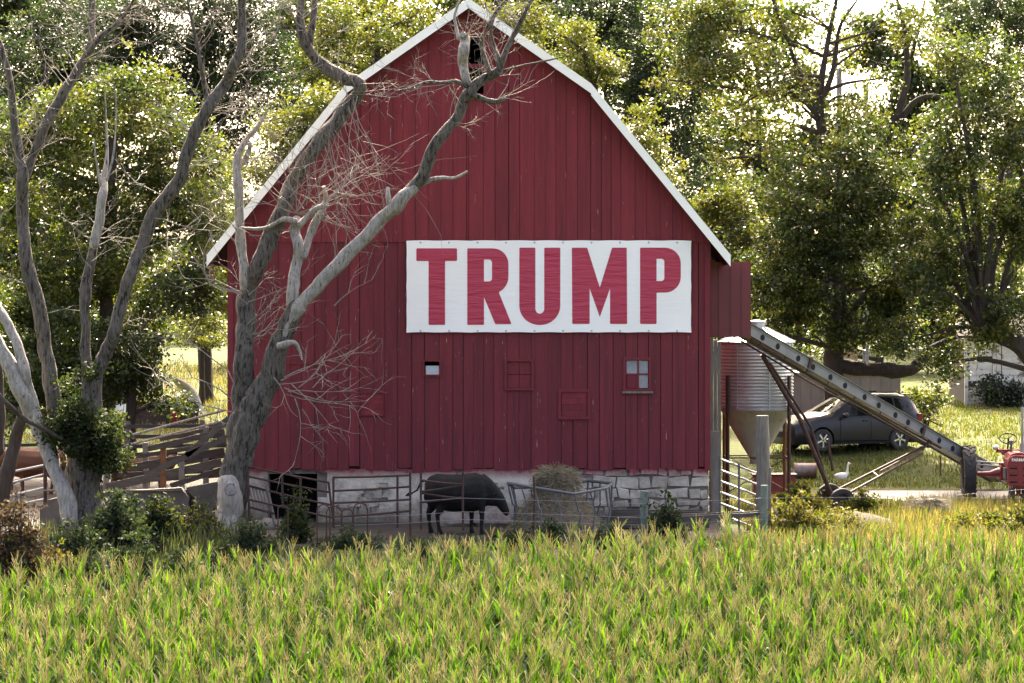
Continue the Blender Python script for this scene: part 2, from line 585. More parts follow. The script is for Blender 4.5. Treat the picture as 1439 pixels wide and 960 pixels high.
# boards, each its own piece; window edges are also board edges
WIN = {'pane_hole': (bx(597), bx(618), bz(527), bz(508)),
       'panes': (bx(880), bx(912), bz(546), bz(506)),
       'four': (bx(713), bx(747), bz(545), bz(508)),
       'hatch_r': (bx(789), bx(826), bz(585), bz(551)),
       'hatch_l': (bx(506), bx(541), bz(583), bz(553)),
       'gable': (bx(656), bx(680), bz(132), bz(52))}


def edges(forced, lo, hi, wmin, wmax):
    pts = sorted([lo, hi] + [f_ for f_ in forced if lo < f_ < hi])
    out = [lo]
    for a, c_ in zip(pts, pts[1:]):
        n = max(1, round((c_ - a) / random.uniform(wmin, wmax)))
        ws = np.array([random.uniform(.8, 1.2) for _ in range(n)])
        ws = ws / ws.sum() * (c_ - a)
        for w in ws: out.append(out[-1] + w)
    return out


def board(x0, x1, z0, z1a, z1b, y):
    g = random.choice([.002, .003, .004, .006, .009])
    yy = y + random.uniform(-.008, .008)
    t = random.uniform(-.004, .004)
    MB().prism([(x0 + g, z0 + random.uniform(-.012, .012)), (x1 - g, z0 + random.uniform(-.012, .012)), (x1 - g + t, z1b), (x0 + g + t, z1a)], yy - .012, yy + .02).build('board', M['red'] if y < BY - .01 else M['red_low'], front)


low = [WIN[k] for k in ('pane_hole', 'panes', 'four', 'hatch_r', 'hatch_l')]
e = edges([w[0] for w in low] + [w[1] for w in low], BX - HW, BX + HW, .26, .31)
for a, c_ in zip(e, e[1:]):
    z0 = ZB + random.choice([0, 0, .01, .02, -.03, .05, .09, -.05])
    for w in [w for w in low if w[0] - 1e-3 <= a and c_ <= w[1] + 1e-3]:
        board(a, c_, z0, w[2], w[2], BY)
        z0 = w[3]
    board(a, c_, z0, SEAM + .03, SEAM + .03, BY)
gw = WIN['gable']
e = edges([gw[0], gw[1], BX, BX - BRK[0], BX + BRK[0]], BX - HW, BX + HW, .27, .33)
for a, c_ in zip(e, e[1:]):
    za, zc = roof_z(a) - .17, roof_z(c_) - .17
    z0 = SEAM
    if gw[0] - 1e-3 <= a and c_ <= gw[1] + 1e-3:
        board(a, c_, z0, gw[2], gw[2], BY - .03)
        z0 = gw[3]
    if min(za, zc) > z0 + .03: board(a, c_, z0, za, zc, BY - .03)
MB().span((BX + HW - .10, BY - .05, ZB), (BX + HW + .03, BY + .10, SEAM - .02)).build('corner_board', M['red_plain'], barn)
MB().span((BX - HW - .03, BY - .05, ZB), (BX - HW + .10, BY + .10, SEAM - .02)).build('corner_board', M['red_plain'], barn)


def frame(w, name, y=BY - .05, t=.06, sill=False, parent=barn):
    x0, x1, z0, z1 = w
    f_ = MB()
    f_.span((x0 - t, y, z1), (x1 + t, y + .05, z1 + t)).span((x0 - t, y, z0 - t), (x1 + t, y + .05, z0))
    f_.span((x0 - t, y + .001, z0), (x0, y + .05, z1)).span((x1, y + .001, z0), (x1 + t, y + .05, z1))
    return f_.build(name, M['red_plain'], parent)


# window with four panes, one boarded red
w = WIN['panes']
o = frame(w, 'window')
xm, zm = (w[0] + w[1]) / 2 + .02, (w[2] + w[3]) / 2
MB().span((xm - .02, BY - .02, w[2]), (xm + .02, BY + .02, w[3])).span((w[0], BY - .017, zm - .018), (xm - .02, BY + .02, zm + .018)).span((xm + .02, BY - .017, zm - .018), (w[1], BY + .02, zm + .018)).build('muntin', M['red_plain'], o)
dusty = mat('dusty_pane', (.30, .31, .34), (.16, .165, .18), scale=5, rough=.18, spec=.6)
for (a, c_, d_, e_, mm) in [(w[0], xm, zm, w[3], dusty), (xm, w[1], zm, w[3], dusty), (xm, w[1], w[2], zm, dusty), (w[0], xm, w[2], zm, M['red_plain'])]:
    MB().span((a + .015, BY + .005, d_ + .012), (c_ - .015, BY + .012, e_ - .012)).build('pane', mm, o)
MB().span((w[0] - .08, BY - .09, w[2] - .11), (w[1] + .10, BY - .02, w[2] - .063)).build('sill', M['wood_grey'], o)
# small hole with a pale pane below a dark gap
w = WIN['pane_hole']
o = frame(w, 'window', t=.035)
MB().span((w[0] + .03, BY + .01, w[2] + .01), (w[1] - .01, BY + .02, w[3] - .10)).build('pane', mat('pale_pane', (.50, .52, .56), (.38, .40, .43), scale=4, rough=.2), o)
# painted-over window of four panels
w = WIN['four']
o = frame(w, 'boarded_window')
xm, zm = (w[0] + w[1]) / 2, (w[2] + w[3]) / 2
for a, c_ in ((w[0], xm), (xm, w[1])):
    for d_, e_ in ((w[2], zm), (zm, w[3])):
        MB().span((a + .006, BY - .006, d_ + .006), (c_ - .006, BY + .02, e_ - .006)).build('panel', M['red_plain'], o)
for k in ('hatch_r', 'hatch_l'):
    w = WIN[k]
    o = frame(w, 'hatch', t=.07 if k == 'hatch_r' else .02)
    n = 4
    for i in range(n):
        d_, e_ = lerp(w[2], w[3], i / n), lerp(w[2], w[3], (i + 1) / n)
        MB().span((w[0] + .012, BY - .012, d_ + .003), (w[1] - .012, BY + .02, e_ - .003)).build('board', M['red'], o)
# gable opening: two dark lights with a red bar between
w = WIN['gable']
o = frame(w, 'gable_opening', y=BY - .075, t=.07)
MB().span((w[0], BY - .06, bz(96)), (w[1], BY, bz(90))).build('crossbar', M['red_plain'], o)
MB().span((w[0] - .15, BY - .14, bz(139)), (w[1] + .12, BY - .045, bz(135))).build('sill', M['red_plain'], o)
# faint outlines of an old door at the left
x0, x1, z0, z1 = bx(404), bx(458), bz(660), bz(512)
MB().span((x0, BY - .035, z1), (x1, BY - .014, z1 + .05)).build('door_batten', M['red_plain'], barn)
MB().span((x0, BY - .035, bz(553)), (x1, BY - .014, bz(553) + .04)).build('door_batten', M['red_plain'], barn)

# roof slabs, soffit and white rake trim
OV = .50
def slope(name, ax, az, cx, cz, mtl, dz0, dz1, y0, y1, parent=barn):
    return MB().prism([(ax, az + dz0), (cx, cz + dz0), (cx, cz + dz1), (ax, az + dz1)], y0, y1).build(name, mtl, parent)
for s in (-1, 1):
    ux, lx = BX + s * BRK[0], BX + s * EAVE[0]
    slope('roof', BX, PEAK[1], ux, BRK[1], M['roof'], -.10, 0, BY - OV, BY + DEPTH + .3)
    slope('roof', ux, BRK[1], lx, EAVE[1], M['roof'], -.12, 0, BY - OV + .002, BY + DEPTH + .3)
    slope('soffit', BX, PEAK[1], ux, BRK[1], M['soffit'], -.16, -.105, BY - OV + .05, BY + DEPTH + .2)
    slope('soffit', ux, BRK[1], lx, EAVE[1], M['soffit'], -.19, -.125, BY - OV + .05, BY + DEPTH + .2)
    slope('rake_trim', BX, PEAK[1], ux, BRK[1], M['white_trim'], -.205, .02, BY - OV - .035, BY - OV - .003)
    slope('rake_trim', ux, BRK[1], lx, EAVE[1], M['white_trim'], -.25, .02, BY - OV - .036, BY - OV - .004)
# torn eave end at the left
MB().tube([P(300, 372, 69.5), P(297, 383, 69.45), P(301, 392, 69.5), P(296, 402, 69.5)], [.05, .055, .04, .02], 6).build('torn_eave', M['plank_rust'], barn)

# stone foundation
fnd = MB()
dx0, dx1, dz1 = bx(378), bx(446), bz(666)
fnd.span((BX - HW + .02, BY + .06, -.5), (dx0, BY + .5, ZB + .06)).span((dx1, BY + .06, -.5), (BX + HW - .02, BY + .5, ZB + .06))
fnd.span((dx0, BY + .061, dz1), (dx1, BY + .5, ZB + .058))
found = fnd.build('foundation', M['mortar'], barn)
MB().span((dx0 - .2, BY + 1.6, -.3), (dx1 + .2, BY + 1.7, 1.3)).build('doorway_dark', M['black'], barn)
z = -.25
row = 0
while z < ZB - .02:
    h = min(random.uniform(.19, .31), ZB + .04 - z)
    if ZB + .04 - z - h < .12: h = ZB + .04 - z
    x = BX - HW
    while x < BX + HW - .05:
        w_ = random.uniform(.22, .56)
        if x + w_ > BX + HW - .15: w_ = BX + HW - x
        if not (x + w_ > dx0 and x < dx1 and z + h > -.5):
            crisp = sstep(1.2, 2.6, x)                    # plastered over at the left, bare stones at the right
            g = lerp(.012, .015, crisp)
            pr = lerp(.012, .065, crisp) * random.uniform(.6, 1.2)
            j = lambda s_: random.uniform(-s_, s_) * 1.9
            back = [(x + g + j(.015), z + g + j(.02)), (x + w_ - g + j(.015), z + g + j(.02)), (x + w_ - g + j(.02), z + h - g + j(.025)), (x + g + j(.02), z + h - g + j(.025))]
            cx_, cz_ = x + w_ / 2, z + h / 2
            fr = [(lerp(cx_, a, .90), lerp(cz_, c_, .84)) for a, c_ in back]
            V = [(a, BY + .09, c_) for a, c_ in back] + [(a, BY + .045 - pr * .5, c_) for a, c_ in back] + [(a, BY + .055 - pr + j(.01), c_) for a, c_ in fr]
            Fc = [(8, 9, 10, 11)]
            for k in range(4):
                n_ = (k + 1) % 4
                Fc += [(k, n_, n_ + 4, k + 4), (k + 4, n_ + 4, n_ + 8, k + 8)]
            MB().add(V, Fc).build('stone', M['stone'], found)
        x += w_
    z += h
    row += 1

# old lime render still covering the left part of the stones
for (pa, pb) in ((BX - HW + .03, dx0 - .02), (dx1 + .02, 2.35)):
    nx_, nz_ = int((pb - pa) / .07), 18
    V, Q = [], []
    for j_ in range(nz_ + 1):
        for i in range(nx_ + 1):
            x, z = lerp(pa, pb, i / nx_), lerp(-.22, ZB + .03, j_ / nz_)
            V.append((x, BY + .012 - .030 * noise.noise((x * 1.3, 0, z * 1.8)) - .016 * noise.noise((x * 5, 2, z * 5)), z))
    for j_ in range(nz_):
        for i in range(nx_):
            x, z = lerp(pa, pb, (i + .5) / nx_), lerp(-.22, ZB + .03, (j_ + .5) / nz_)
            h_ = noise.noise((x * 1.1 + 4, 7, z * 1.6)) + .35 * noise.noise((x * 4, 3, z * 4))
            if h_ < .30 - .75 * sstep(.6, 2.4, x):
                k = j_ * (nx_ + 1) + i
                Q.append((k, k + 1, k + nx_ + 2, k + nx_ + 1))
    link('lime_render', np_mesh('lime_render', V, Q, None, tuple(world_loc(barn))), M['stone'], found, True)

# hay door of red sheet metal standing out at the right wall
hd = MB()
a, c_ = P(999, 474, 71.6), P(1055, 368, 71.6)
hdo = hd.span((a.x, 71.62, a.z), (c_.x, 71.68, c_.z)).build('hay_door', M['red_metal'], barn)
for k, (p0, p1) in enumerate([(999, 1011), (1011, 1027.5), (1027.5, 1043), (1043, 1055)]):
    q0, q1 = P(p0, 474, 71.6), P(p1, 368, 71.6)
    MB().span((q0.x + .008, 71.60, q0.z), (q1.x - .008, 71.618, q1.z)).build('panel', M['red_metal'], hdo)
    if k: MB().span((q0.x - .012, 71.575, q0.z), (q0.x + .012, 71.617, q1.z)).build('rib', M['red_metal'], hdo)
MB().span((a.x, 71.685, c_.z - .05), (c_.x + .02, 73.2, c_.z)).span((c_.x - .02, 71.69, a.z), (c_.x + .02, 73.2, c_.z - .052)).build('door_return', M['red_metal'], hdo)

# ------------------------------------------------------------------ banner
YB = BY - .085
bq = MB()
a, c_ = P(571.5, 467.5, YB), P(972, 338.5, YB)
nxb, nzb = 40, 14
for j in range(nzb + 1):
    for i in range(nxb + 1):
        u, v = i / nxb, j / nzb
        sag = .012 * abs(math.sin(u * math.pi * 9)) * (1 if j == 0 else (-1 if j == nzb else 0)) * (-1 if j else 1)
        bq.v.append((lerp(a.x, c_.x, u) + (.01 * abs(math.sin(v * math.pi * 4)) * (1 if i == 0 else -1) if i in (0, nxb) else 0), YB, lerp(a.z, c_.z, v) + sag))
for j in range(nzb):
    for i in range(nxb):
        k = j * (nxb + 1) + i
        bq.f.append((k, k + 1, k + nxb + 2, k + nxb + 1))
banner = thing('banner', 'long white vinyl banner with big red capital letters on the red barn wall', 'banner', (lerp(a.x, c_.x, .5), YB, a.z))
bo = bq.build('sheet', M['banner'], banner, fix=False)
so = bo.modifiers.new('thickness', 'SOLIDIFY'); so.thickness = .006; so.offset = 0
gm = MB()
for i in range(10):
    u = (i + .5) / 10
    for zz in (a.z + .04, c_.z - .04):
        gm.lathe([(.018, YB - .012), (.024, YB - .004)], 10, (lerp(a.x, c_.x, u), 0, zz), 'y')
tag(gm.build('grommets', M['galv'], banner), kind='stuff')


def arc(cx, cy, rx, ry, a0, a1, n=7):
    return [(cx + rx * math.cos(R(lerp(a0, a1, i / n))), cy - ry * math.sin(R(lerp(a0, a1, i / n)))) for i in range(n + 1)]


def soft(poly, r=4):
    out = []
    n = len(poly)
    for i in range(n):
        p, q, s_ = Vector(poly[i - 1]), Vector(poly[i]), Vector(poly[(i + 1) % n])
        d1, d2 = (p - q), (s_ - q)
        if min(d1.length, d2.length) < 3 * r: out.append(tuple(q)); continue
        d1.normalize(); d2.normalize()
        out += [tuple(q + d1 * r), tuple(q + (d1 + d2) * r * .3), tuple(q + d2 * r)]
    return out


LET = [
    ([soft([(82, 93), (265, 93), (265, 150), (211, 150), (211, 437), (137, 437), (137, 150), (82, 150)])]),
    ([soft([(311, 93)] + arc(426, 163, 70, 70, 90, 0) + arc(426, 220, 70, 75, 0, -68) + [(510, 434), (437, 434), (386, 312), (386, 437), (311, 437)]),
      [(386, 143)] + arc(408, 157, 14, 14, 90, 0) + arc(408, 228, 14, 14, 0, -90) + [(386, 242)]]),
    ([soft([(545, 90), (617, 90)] + arc(637, 365, 20, 22, 180, 360) + [(657, 90), (729, 90)] + arc(637, 352, 92, 86, 0, -180, 16))]),
    ([soft([(781, 90), (850, 90), (907, 270), (962, 90), (1028, 90), (1030, 433), (953, 433), (953, 272), (907, 402), (861, 272), (861, 433), (783, 433)])]),
    ([soft([(1088, 90)] + arc(1200, 160, 71, 70, 90, 0) + arc(1200, 222, 71, 70, 0, -90) + [(1162, 292), (1162, 433), (1088, 433)]),
      [(1162, 140)] + arc(1183, 154, 14, 14, 90, 0) + arc(1183, 226, 14, 14, 0, -90) + [(1162, 240)]]),
]
YL = YB - .008
for loops in LET:
    cu = bpy.data.curves.new('letter', 'CURVE')
    cu.dimensions = '2D'
    cu.fill_mode = 'BOTH'
    cu.extrude = .0015
    for lp in loops:
        sp = cu.splines.new('POLY')
        sp.use_cyclic_u = True
        sp.points.add(len(lp) - 1)
        for k, (u, v) in enumerate(lp):
            q = P(560 + u / 3.2, 320 + v / 3.2, YL)
            sp.points[k].co = (q.x, q.z, 0, 1)
    tmp = bpy.data.objects.new('tmp_letter', cu)
    col.objects.link(tmp)
    me = bpy.data.meshes.new_from_object(tmp.evaluated_get(bpy.context.evaluated_depsgraph_get()))
    bpy.data.objects.remove(tmp)
    bl = world_loc(banner)
    me.transform(Matrix.Translation((-bl.x, YL - bl.y, -bl.z)) @ Matrix.Rotation(R(90), 4, 'X'))
    link('letter', me, M['banner_red'], banner)

# ------------------------------------------------------------------ grain bin
YG = 75.0
sg = F / YG
def gzp(py): return CAMZ - (py - HOR) / sg
bc = Vector(((1063.5 - 720) / sg, YG, 0))
g0 = gz(bc.x, bc.y)
gbin = thing('grain_bin', 'corrugated steel hopper bin on legs beside the barn', 'grain bin', (bc.x, bc.y, g0))
rb = .905
zt, zb_ = gzp(480), gzp(574)
prof = []
nw = 20
for i in range(nw * 6 + 1):
    t = i / (nw * 6)
    prof.append((rb + .013 * math.cos(t * nw * 2 * math.pi), lerp(zb_, zt, t)))
body = MB().lathe(prof, 56, (bc.x, bc.y, 0), cap=False).build('bin_wall', M['galv'], gbin, True)
for k in range(7):
    a = 2 * math.pi * k / 7 + .5
    q = bc + Vector((math.cos(a), math.sin(a), 0)) * (rb + .016)
    MB().bar((q.x, q.y, zb_ + .02), (q.x, q.y, zt - .02), .03, .012, (math.cos(a), math.sin(a), 0)).build('seam', M['galv'], body)
rf = MB().lathe([(rb + .05, zt - .03), (rb + .05, zt), (.24, gzp(461)), (.22, gzp(461))], 28, (bc.x, bc.y, 0)).build('bin_roof', M['galv'], gbin)
MB().lathe([(.20, gzp(464)), (.20, gzp(454)), (.235, gzp(454)), (.235, gzp(451)), (.05, gzp(450)), (.05, gzp(449))], 20, (bc.x, bc.y, 0)).build('cap', M['galv'], rf)
for k in range(14):
    a = 2 * math.pi * (k + .5) / 14
    dv = Vector((math.cos(a), math.sin(a), 0))
    MB().bar(bc + dv * (rb + .04) + Vector((0, 0, zt + .01)), bc + dv * .25 + Vector((0, 0, gzp(461) + .01)), .025, .03).build('roof_rib', M['galv'], rf)
MB().lathe([(rb + .012, zb_ + .03), (rb + .012, zb_ - .03), (rb - .02, zb_ - .04), (.16, gzp(645)), (.16, gzp(652))], 32, (bc.x, bc.y, 0)).build('hopper', M['galv_dull'], gbin, True)
for an in (218, 322, 142, 38, 265):
    if an == 265: continue
    dv = Vector((math.cos(R(an)), math.sin(R(an)), 0))
    q = bc + dv * (rb + .05)
    MB().bar((q.x, q.y, g0 - .05), (q.x, q.y, gzp(527)), .075, .06, dv).build('leg', M['plank_rust'] if an in (142, 38) else M['rust'], gbin)
pts = [bc + Vector((math.cos(R(a)), math.sin(R(a)), 0)) * (rb + .05) for a in (218, 322, 38, 142)]
br = MB()
for i in range(4):
    a, c_ = pts[i], pts[(i + 1) % 4]
    br.tube([(a.x, a.y, gzp(642)), (c_.x, c_.y, gzp(642))], .018, 6)
    br.tube([(a.x, a.y, gzp(690)), (c_.x, c_.y, gzp(640))], .012, 5)
br.build('brace', M['rust'], gbin)

# ------------------------------------------------------------------ bale elevator
e0, e1 = P(1043, 462, 72.6), P(1404, 672, 79.2)
elev = thing('bale_elevator', 'long grey farm elevator slanting from the hay door down to the grass', 'elevator', (e1.x, e1.y, gz(e1.x, e1.y)))
ax = (e1 - e0).normalized()
sidev = Vector((0, 0, 1)).cross(ax).normalized()
if sidev.y > 0: sidev = -sidev                      # toward the viewer
upv = ax.cross(sidev)
if upv.z < 0: upv = -upv
Lg = (e1 - e0).length
rotm = Matrix((ax, sidev, upv)).transposed()
def ep(t, s_, u): return e0 + ax * t + sidev * s_ + upv * u
for s_ in (.22, -.22):
    c2 = MB()
    c2.box(ep(Lg / 2, s_, 0), (Lg, .012, .26), rotm)
    c2.box(ep(Lg / 2, s_ + .02, .137), (Lg, .06, .014), rotm).box(ep(Lg / 2, s_ + .02, -.137), (Lg, .06, .014), rotm)
    c2.box(ep(Lg / 2, s_ + .012, .085), (Lg, .012, .02), rotm)
    rail = c2.build('side_rail', M['elev'], elev)
    if s_ > 0:
        for t in [.05, .105, .18, .235, .30, .355, .43, .485, .55, .60, .655, .725, .78, .845, .90]:
            hole = MB().lathe([(.074, 0), (.074, .006)], 14)
            hole.v = [tuple(ep(t * Lg, s_ + .008 + z_, -.02) + ax * x_ + upv * y_) for x_, y_, z_ in hole.v]
            hole.build('hole', M['black'], rail)
MB().box(ep(Lg / 2, 0, -.10), (Lg, .43, .01), rotm).build('trough_floor', M['galv_dull'], elev)
ch = MB()
for k in range(30): ch.box(ep(Lg * (k + .5) / 30, 0, -.06), (.03, .36, .05), rotm)
tag(ch.build('chain_slats', M['rust'], elev), kind='stuff')
for t in (.22, .66, .97):
    MB().box(ep(Lg * t, .255, -.02), (.09, .03, .36), rotm).build('band', M['rust'], elev)
tr_ = MB().tube([ep(.2, .2, -.2), ep(Lg * .3, .2, -.24), ep(Lg * .74, .2, -.17)], .022, 6).tube([ep(.2, -.2, -.2), ep(Lg * .3, -.2, -.24), ep(Lg * .74, -.2, -.17)], .022, 6)
for t in (.05, .14, .22, .3, .4, .5, .6, .7): tr_.tube([ep(Lg * t, .2, -.14), ep(Lg * t, .2, -.23)], .018, 5)
tr_.build('under_truss', M['rust'], elev)
# undercarriage
ax1, ax2 = P(1166, 668, 74.6), P(1184, 696, 73.1)
ax1.z = gz(ax1.x, ax1.y) + .30; ax2.z = gz(ax2.x, ax2.y) + .30
MB().tube([P(1071, 498, 73.4), P(1125, 590, 73.9), lerp(ax1, ax2, .25)], .055, 8).build('lift_leg', M['rust'], elev)
MB().tube([P(1082, 510, 74.0), P(1140, 600, 74.2), lerp(ax1, ax2, .1)], .035, 8).build('lift_leg', M['rust'], elev)
MB().tube([ax1, ax2], .04, 8).build('axle', M['rust'], elev)
MB().tube([P(1163, 617, 74.2), P(1171, 662, 74.3)], .035, 6).build('stand_pipe', M['rust'], elev)
for a, c_ in ((lerp(ax1, ax2, .1) + Vector((0, 0, .08)), P(1297, 628, 77)), (lerp(ax1, ax2, .9) + Vector((0, 0, .08)), P(1297, 637, 76.6))):
    MB().bar(a, c_, .045, .05).build('draw_arm', M['rust'], elev)
am, cm_ = lerp(ax1, ax2, .5), P(1297, 632, 76.8)
MB().bar(lerp(lerp(ax1, ax2, .1) + Vector((0, 0, .08)), P(1297, 628, 77), .45), lerp(lerp(ax1, ax2, .9) + Vector((0, 0, .08)), P(1297, 637, 76.6), .45), .04, .04).bar(lerp(am, cm_, .5) + Vector((0, 0, .06)), cm_ + Vector((0, 0, .02)), .03, .03).build('cross_arm', M['rust'], elev)
MB().tube([P(1297, 632, 76.8), P(1312, 612, 77.2)], .04, 6).tube([P(1322, 640, 77.6), P(1322, 668, 77.6)], .02, 6).build('winch_post', M['rust'], elev)


def wheel(parent, c, axis, r, w, rimr, tyre, rim, spokes=0, lugs=0, nseg=28):
    """a tyre with rim; axis = unit vector toward the outer face, in the parent's own space when local"""
    axis = Vector(axis).normalized()
    q = Vector((0, 0, 1)).rotation_difference(axis).to_matrix()
    def place(mb):
        mb.v = [tuple(Vector(c) + q @ Vector(p)) for p in mb.v]
        return mb
    t = MB()
    pr = [(rimr, -w / 2 * .8), (rimr + (r - rimr) * .5, -w / 2), (r * .96, -w / 2 * .85), (r, -w / 2 * .55), (r, w / 2 * .55), (r * .96, w / 2 * .85), (rimr + (r - rimr) * .5, w / 2), (rimr, w / 2 * .8), (rimr, -w / 2 * .8)]
    t.lathe(pr, nseg, cap=False)
    wh = place(t).build('wheel', tyre, parent, True, local=LOCAL)
    rm = MB().lathe([(rimr, -w * .3), (rimr * .9, -w * .3), (rimr * .82, w * .05), (rimr * .25, w * .12), (rimr * .2, w * .2), (.001, w * .2)], 20, cap=False)
    rm.lathe([(rimr * .995, -w * .36), (rimr * .995, w * .38), (rimr * .9, w * .38), (rimr * .88, w * .1)], 24, cap=False)
    place(rm).build('rim', rim if not spokes else M['steel_grey'], wh, True, local=True if LOCAL else False)
    for k in range(spokes):
        a = 2 * math.pi * k / spokes + .3
        s_ = MB().bar((rimr * .12 * math.cos(a), rimr * .12 * math.sin(a), w * .36), (rimr * .93 * math.cos(a), rimr * .93 * math.sin(a), w * .34), rimr * .22, .03)
        place(s_).build('spoke', rim, wh, local=LOCAL)
    for k in range(lugs):
        for sd_ in (-1, 1):
            a = 2 * math.pi * (k + (.5 if sd_ > 0 else 0)) / lugs
            a2 = a + 2 * math.pi / lugs * .85
            m0 = Vector((r * math.cos(a), r * math.sin(a), 0.01 * sd_))
            m1 = Vector((r * .985 * math.cos(a2), r * .985 * math.sin(a2), sd_ * w * .46))
            s_ = MB().bar(m0, m1, .045, .06, up=(m0 + m1) / 2)
            place(s_).build('lug', tyre, wh, local=LOCAL)
    return wh


LOCAL = False
for c_ in (ax1, ax2):
    wheel(elev, c_, (.25, -1, 0), .31, .15, .19, M['rubber'], M['rust'])

# ------------------------------------------------------------------ car
car_c = P(1188, 632, 85.5)
CYAW = R(180 + 27)
crx, cry = P(1188, 632, 87.2).x, 87.2
car = thing('parked_car', 'dark grey estate car parked on the grass behind the elevator', 'car', (crx, cry, gz(crx, cry)), CYAW)
stx = [2.17, 2.12, 1.95, 1.5, .95, .55, .15, -.3, -.9, -1.45, -1.8, -2.02, -2.14, -2.18]
topz = [.70, .80, .88, .99, 1.07, 1.29, 1.50, 1.59, 1.61, 1.60, 1.55, 1.30, 1.02, .80]
beltz = [.58, .66, .74, .86, .93, .95, .96, .97, .99, 1.02, 1.03, 1.0, .86, .70]
halfw = [.55, .68, .78, .85, .875, .88, .885, .885, .885, .88, .865, .83, .76, .66]
topw = [.45, .58, .66, .72, .74, .66, .61, .60, .60, .585, .57, .60, .62, .55]
xi = np.concatenate([np.linspace(2.17, 1.9, 6), np.linspace(1.8, -1.8, 30), np.linspace(-1.9, -2.18, 6)])
sx_r, order = np.array(stx)[::-1], slice(None, None, -1)
ip = lambda arr, x: float(np.interp(x, sx_r, np.array(arr)[::-1]))
rings = []
for x in xi:
    h_, bl_, w_, tw = ip(topz, x), ip(beltz, x), ip(halfw, x), ip(topw, x)
    half = [(w_ * .86, .20), (w_ * .97, .30), (w_, .52), (w_ * .985, bl_ - .12), (w_ * .95, bl_), (lerp(w_ * .95, tw, .55), lerp(bl_, h_ - .05, .55)), (tw, h_ - .05), (tw * .8, h_ - .012), (tw * .35, h_)]
    rings.append([(x, y_, z_) for y_, z_ in half] + [(x, -y_, z_) for y_, z_ in reversed(half)])
cb_ = MB()
n = len(rings[0])
for r_ in rings: cb_.v += r_
for i in range(len(rings) - 1):
    for k in range(n):
        cb_.f.append((i * n + k, i * n + (k + 1) % n, (i + 1) * n + (k + 1) % n, (i + 1) * n + k))
cb_.f.append(tuple(reversed(range(n)))); cb_.f.append(tuple((len(rings) - 1) * n + k for k in range(n)))
body = cb_.build('body', M['car_paint'], car, True, local=True)
WX = (1.30, -1.30)
cut = MB()
for x in WX:
    cut.lathe([(.375, -1.2), (.375, 1.2)], 28, (x, 0, .325), 'y')
cuto = cut.build('arch_cut', None, None)
bo_ = body.modifiers.new('arch', 'BOOLEAN'); bo_.operation = 'DIFFERENCE'; bo_.object = cuto; bo_.solver = 'EXACT'
cuto.parent = car
bpy.context.view_layer.update()
me = bpy.data.meshes.new_from_object(body.evaluated_get(bpy.context.evaluated_depsgraph_get()))
body.modifiers.clear(); body.data = me
bpy.data.objects.remove(cuto)
me.polygons.foreach_set('use_smooth', [True] * len(me.polygons))
try: me.set_sharp_from_angle(angle=R(35))
except Exception: pass
MB().span((-1.75, -.66, .22), (1.75, .66, .62)).build('underbody', M['black'], car, local=True)
LOCAL = True
for x in WX:
    for s_ in (1, -1):
        wheel(car, (x, s_ * .79, .32), (0, s_, 0), .32, .2, .215, M['rubber'], M['chrome'], spokes=5)


def side_pt(x, f, s_, off=.006):
    h_, bl_, w_, tw = ip(topz, x), ip(beltz, x), ip(halfw, x), ip(topw, x)
    y_ = lerp(w_ * .95, tw, f) + off
    return (x, s_ * y_, lerp(bl_, h_ - .05, f) + off * .3)
for s_ in (1, -1):
    for (xa, xb, fa, fb) in [(.62, -.28, (.06, .28), (.06, .9)), (-.34, -1.18, (.06, .9), (.08, .9)), (-1.24, -1.86, (.10, .88), (.25, .70))]:
        wv = MB()
        st = 6
        for i in range(st + 1):
            x = lerp(xa, xb, i / st)
            lo, hi = lerp(fa[0], fb[0], i / st), (lerp(fa[1], fb[1], min(1, i / st * 2.2)) if xa == .62 else lerp(fa[1], fb[1], i / st))
            wv.v += [side_pt(x, lo, s_), side_pt(x, hi, s_)]
        for i in range(st): wv.f.append((2 * i, 2 * i + 2, 2 * i + 3, 2 * i + 1))
        wv.build('side_window', M['glass_dark'], car, local=True, smooth=True)
    dl = MB()
    for x in (.72, -.31, -1.22):
        pp = [(x, s_ * (ip(halfw, x) * k_ + .004), z_) for k_, z_ in ((.975, .32), (1.0, .52), (.985, .82), (.955, .95))]
        dl.tube(pp, .006, 4)
    dl.build('door_seam', M['black'], car, local=True)
    for x in (-.12, -1.05):
        MB().box((x, s_ * .90, .86), (.17, .03, .03)).build('door_handle', M['car_paint'], car, local=True)
    MB().lathe([(.01, -.10), (.075, -.07), (.085, 0), (.07, .07), (.01, .09)], 12, (.60, s_ * .98, 1.02), 'y').build('side_mirror', M['car_paint'], car, True, local=True)
    MB().tube([(.0, s_ * .54, 1.55), (-.15, s_ * .55, 1.65), (-1.4, s_ * .55, 1.65), (-1.6, s_ * .54, 1.57)], .018, 6).build('roof_rail', M['black'], car, local=True)
    MB().add([(2.10, s_ * .40, .62), (1.93, s_ * .745, .66), (1.90, s_ * .755, .79), (2.08, s_ * .45, .745)], [(0, 1, 2, 3)]).build('headlight', M['chrome'], car, local=True)
    MB().box((-2.03, s_ * .78, .92), (.14, .10, .22)).build('tail_light', M['tractor_red'], car, local=True)
    MB().span((-.95, s_ * .84, .20), (.95, s_ * .89, .27)).build('sill', M['black'], car, local=True)
ws = MB()
for i in range(5):
    x = lerp(.88, .22, i / 4)
    for k in range(5):
        y_ = lerp(-1, 1, k / 4) * ip(topw, x) * .9
        ws.v.append((x + .01, y_, ip(topz, x) - .05 * (abs(k - 2) / 2) ** 2 + .008))
for i in range(4):
    for k in range(4): ws.f.append((i * 5 + k, i * 5 + k + 1, i * 5 + k + 6, i * 5 + k + 5))
ws.build('windscreen', M['glass_dark'], car, local=True, smooth=True)
rw = MB()
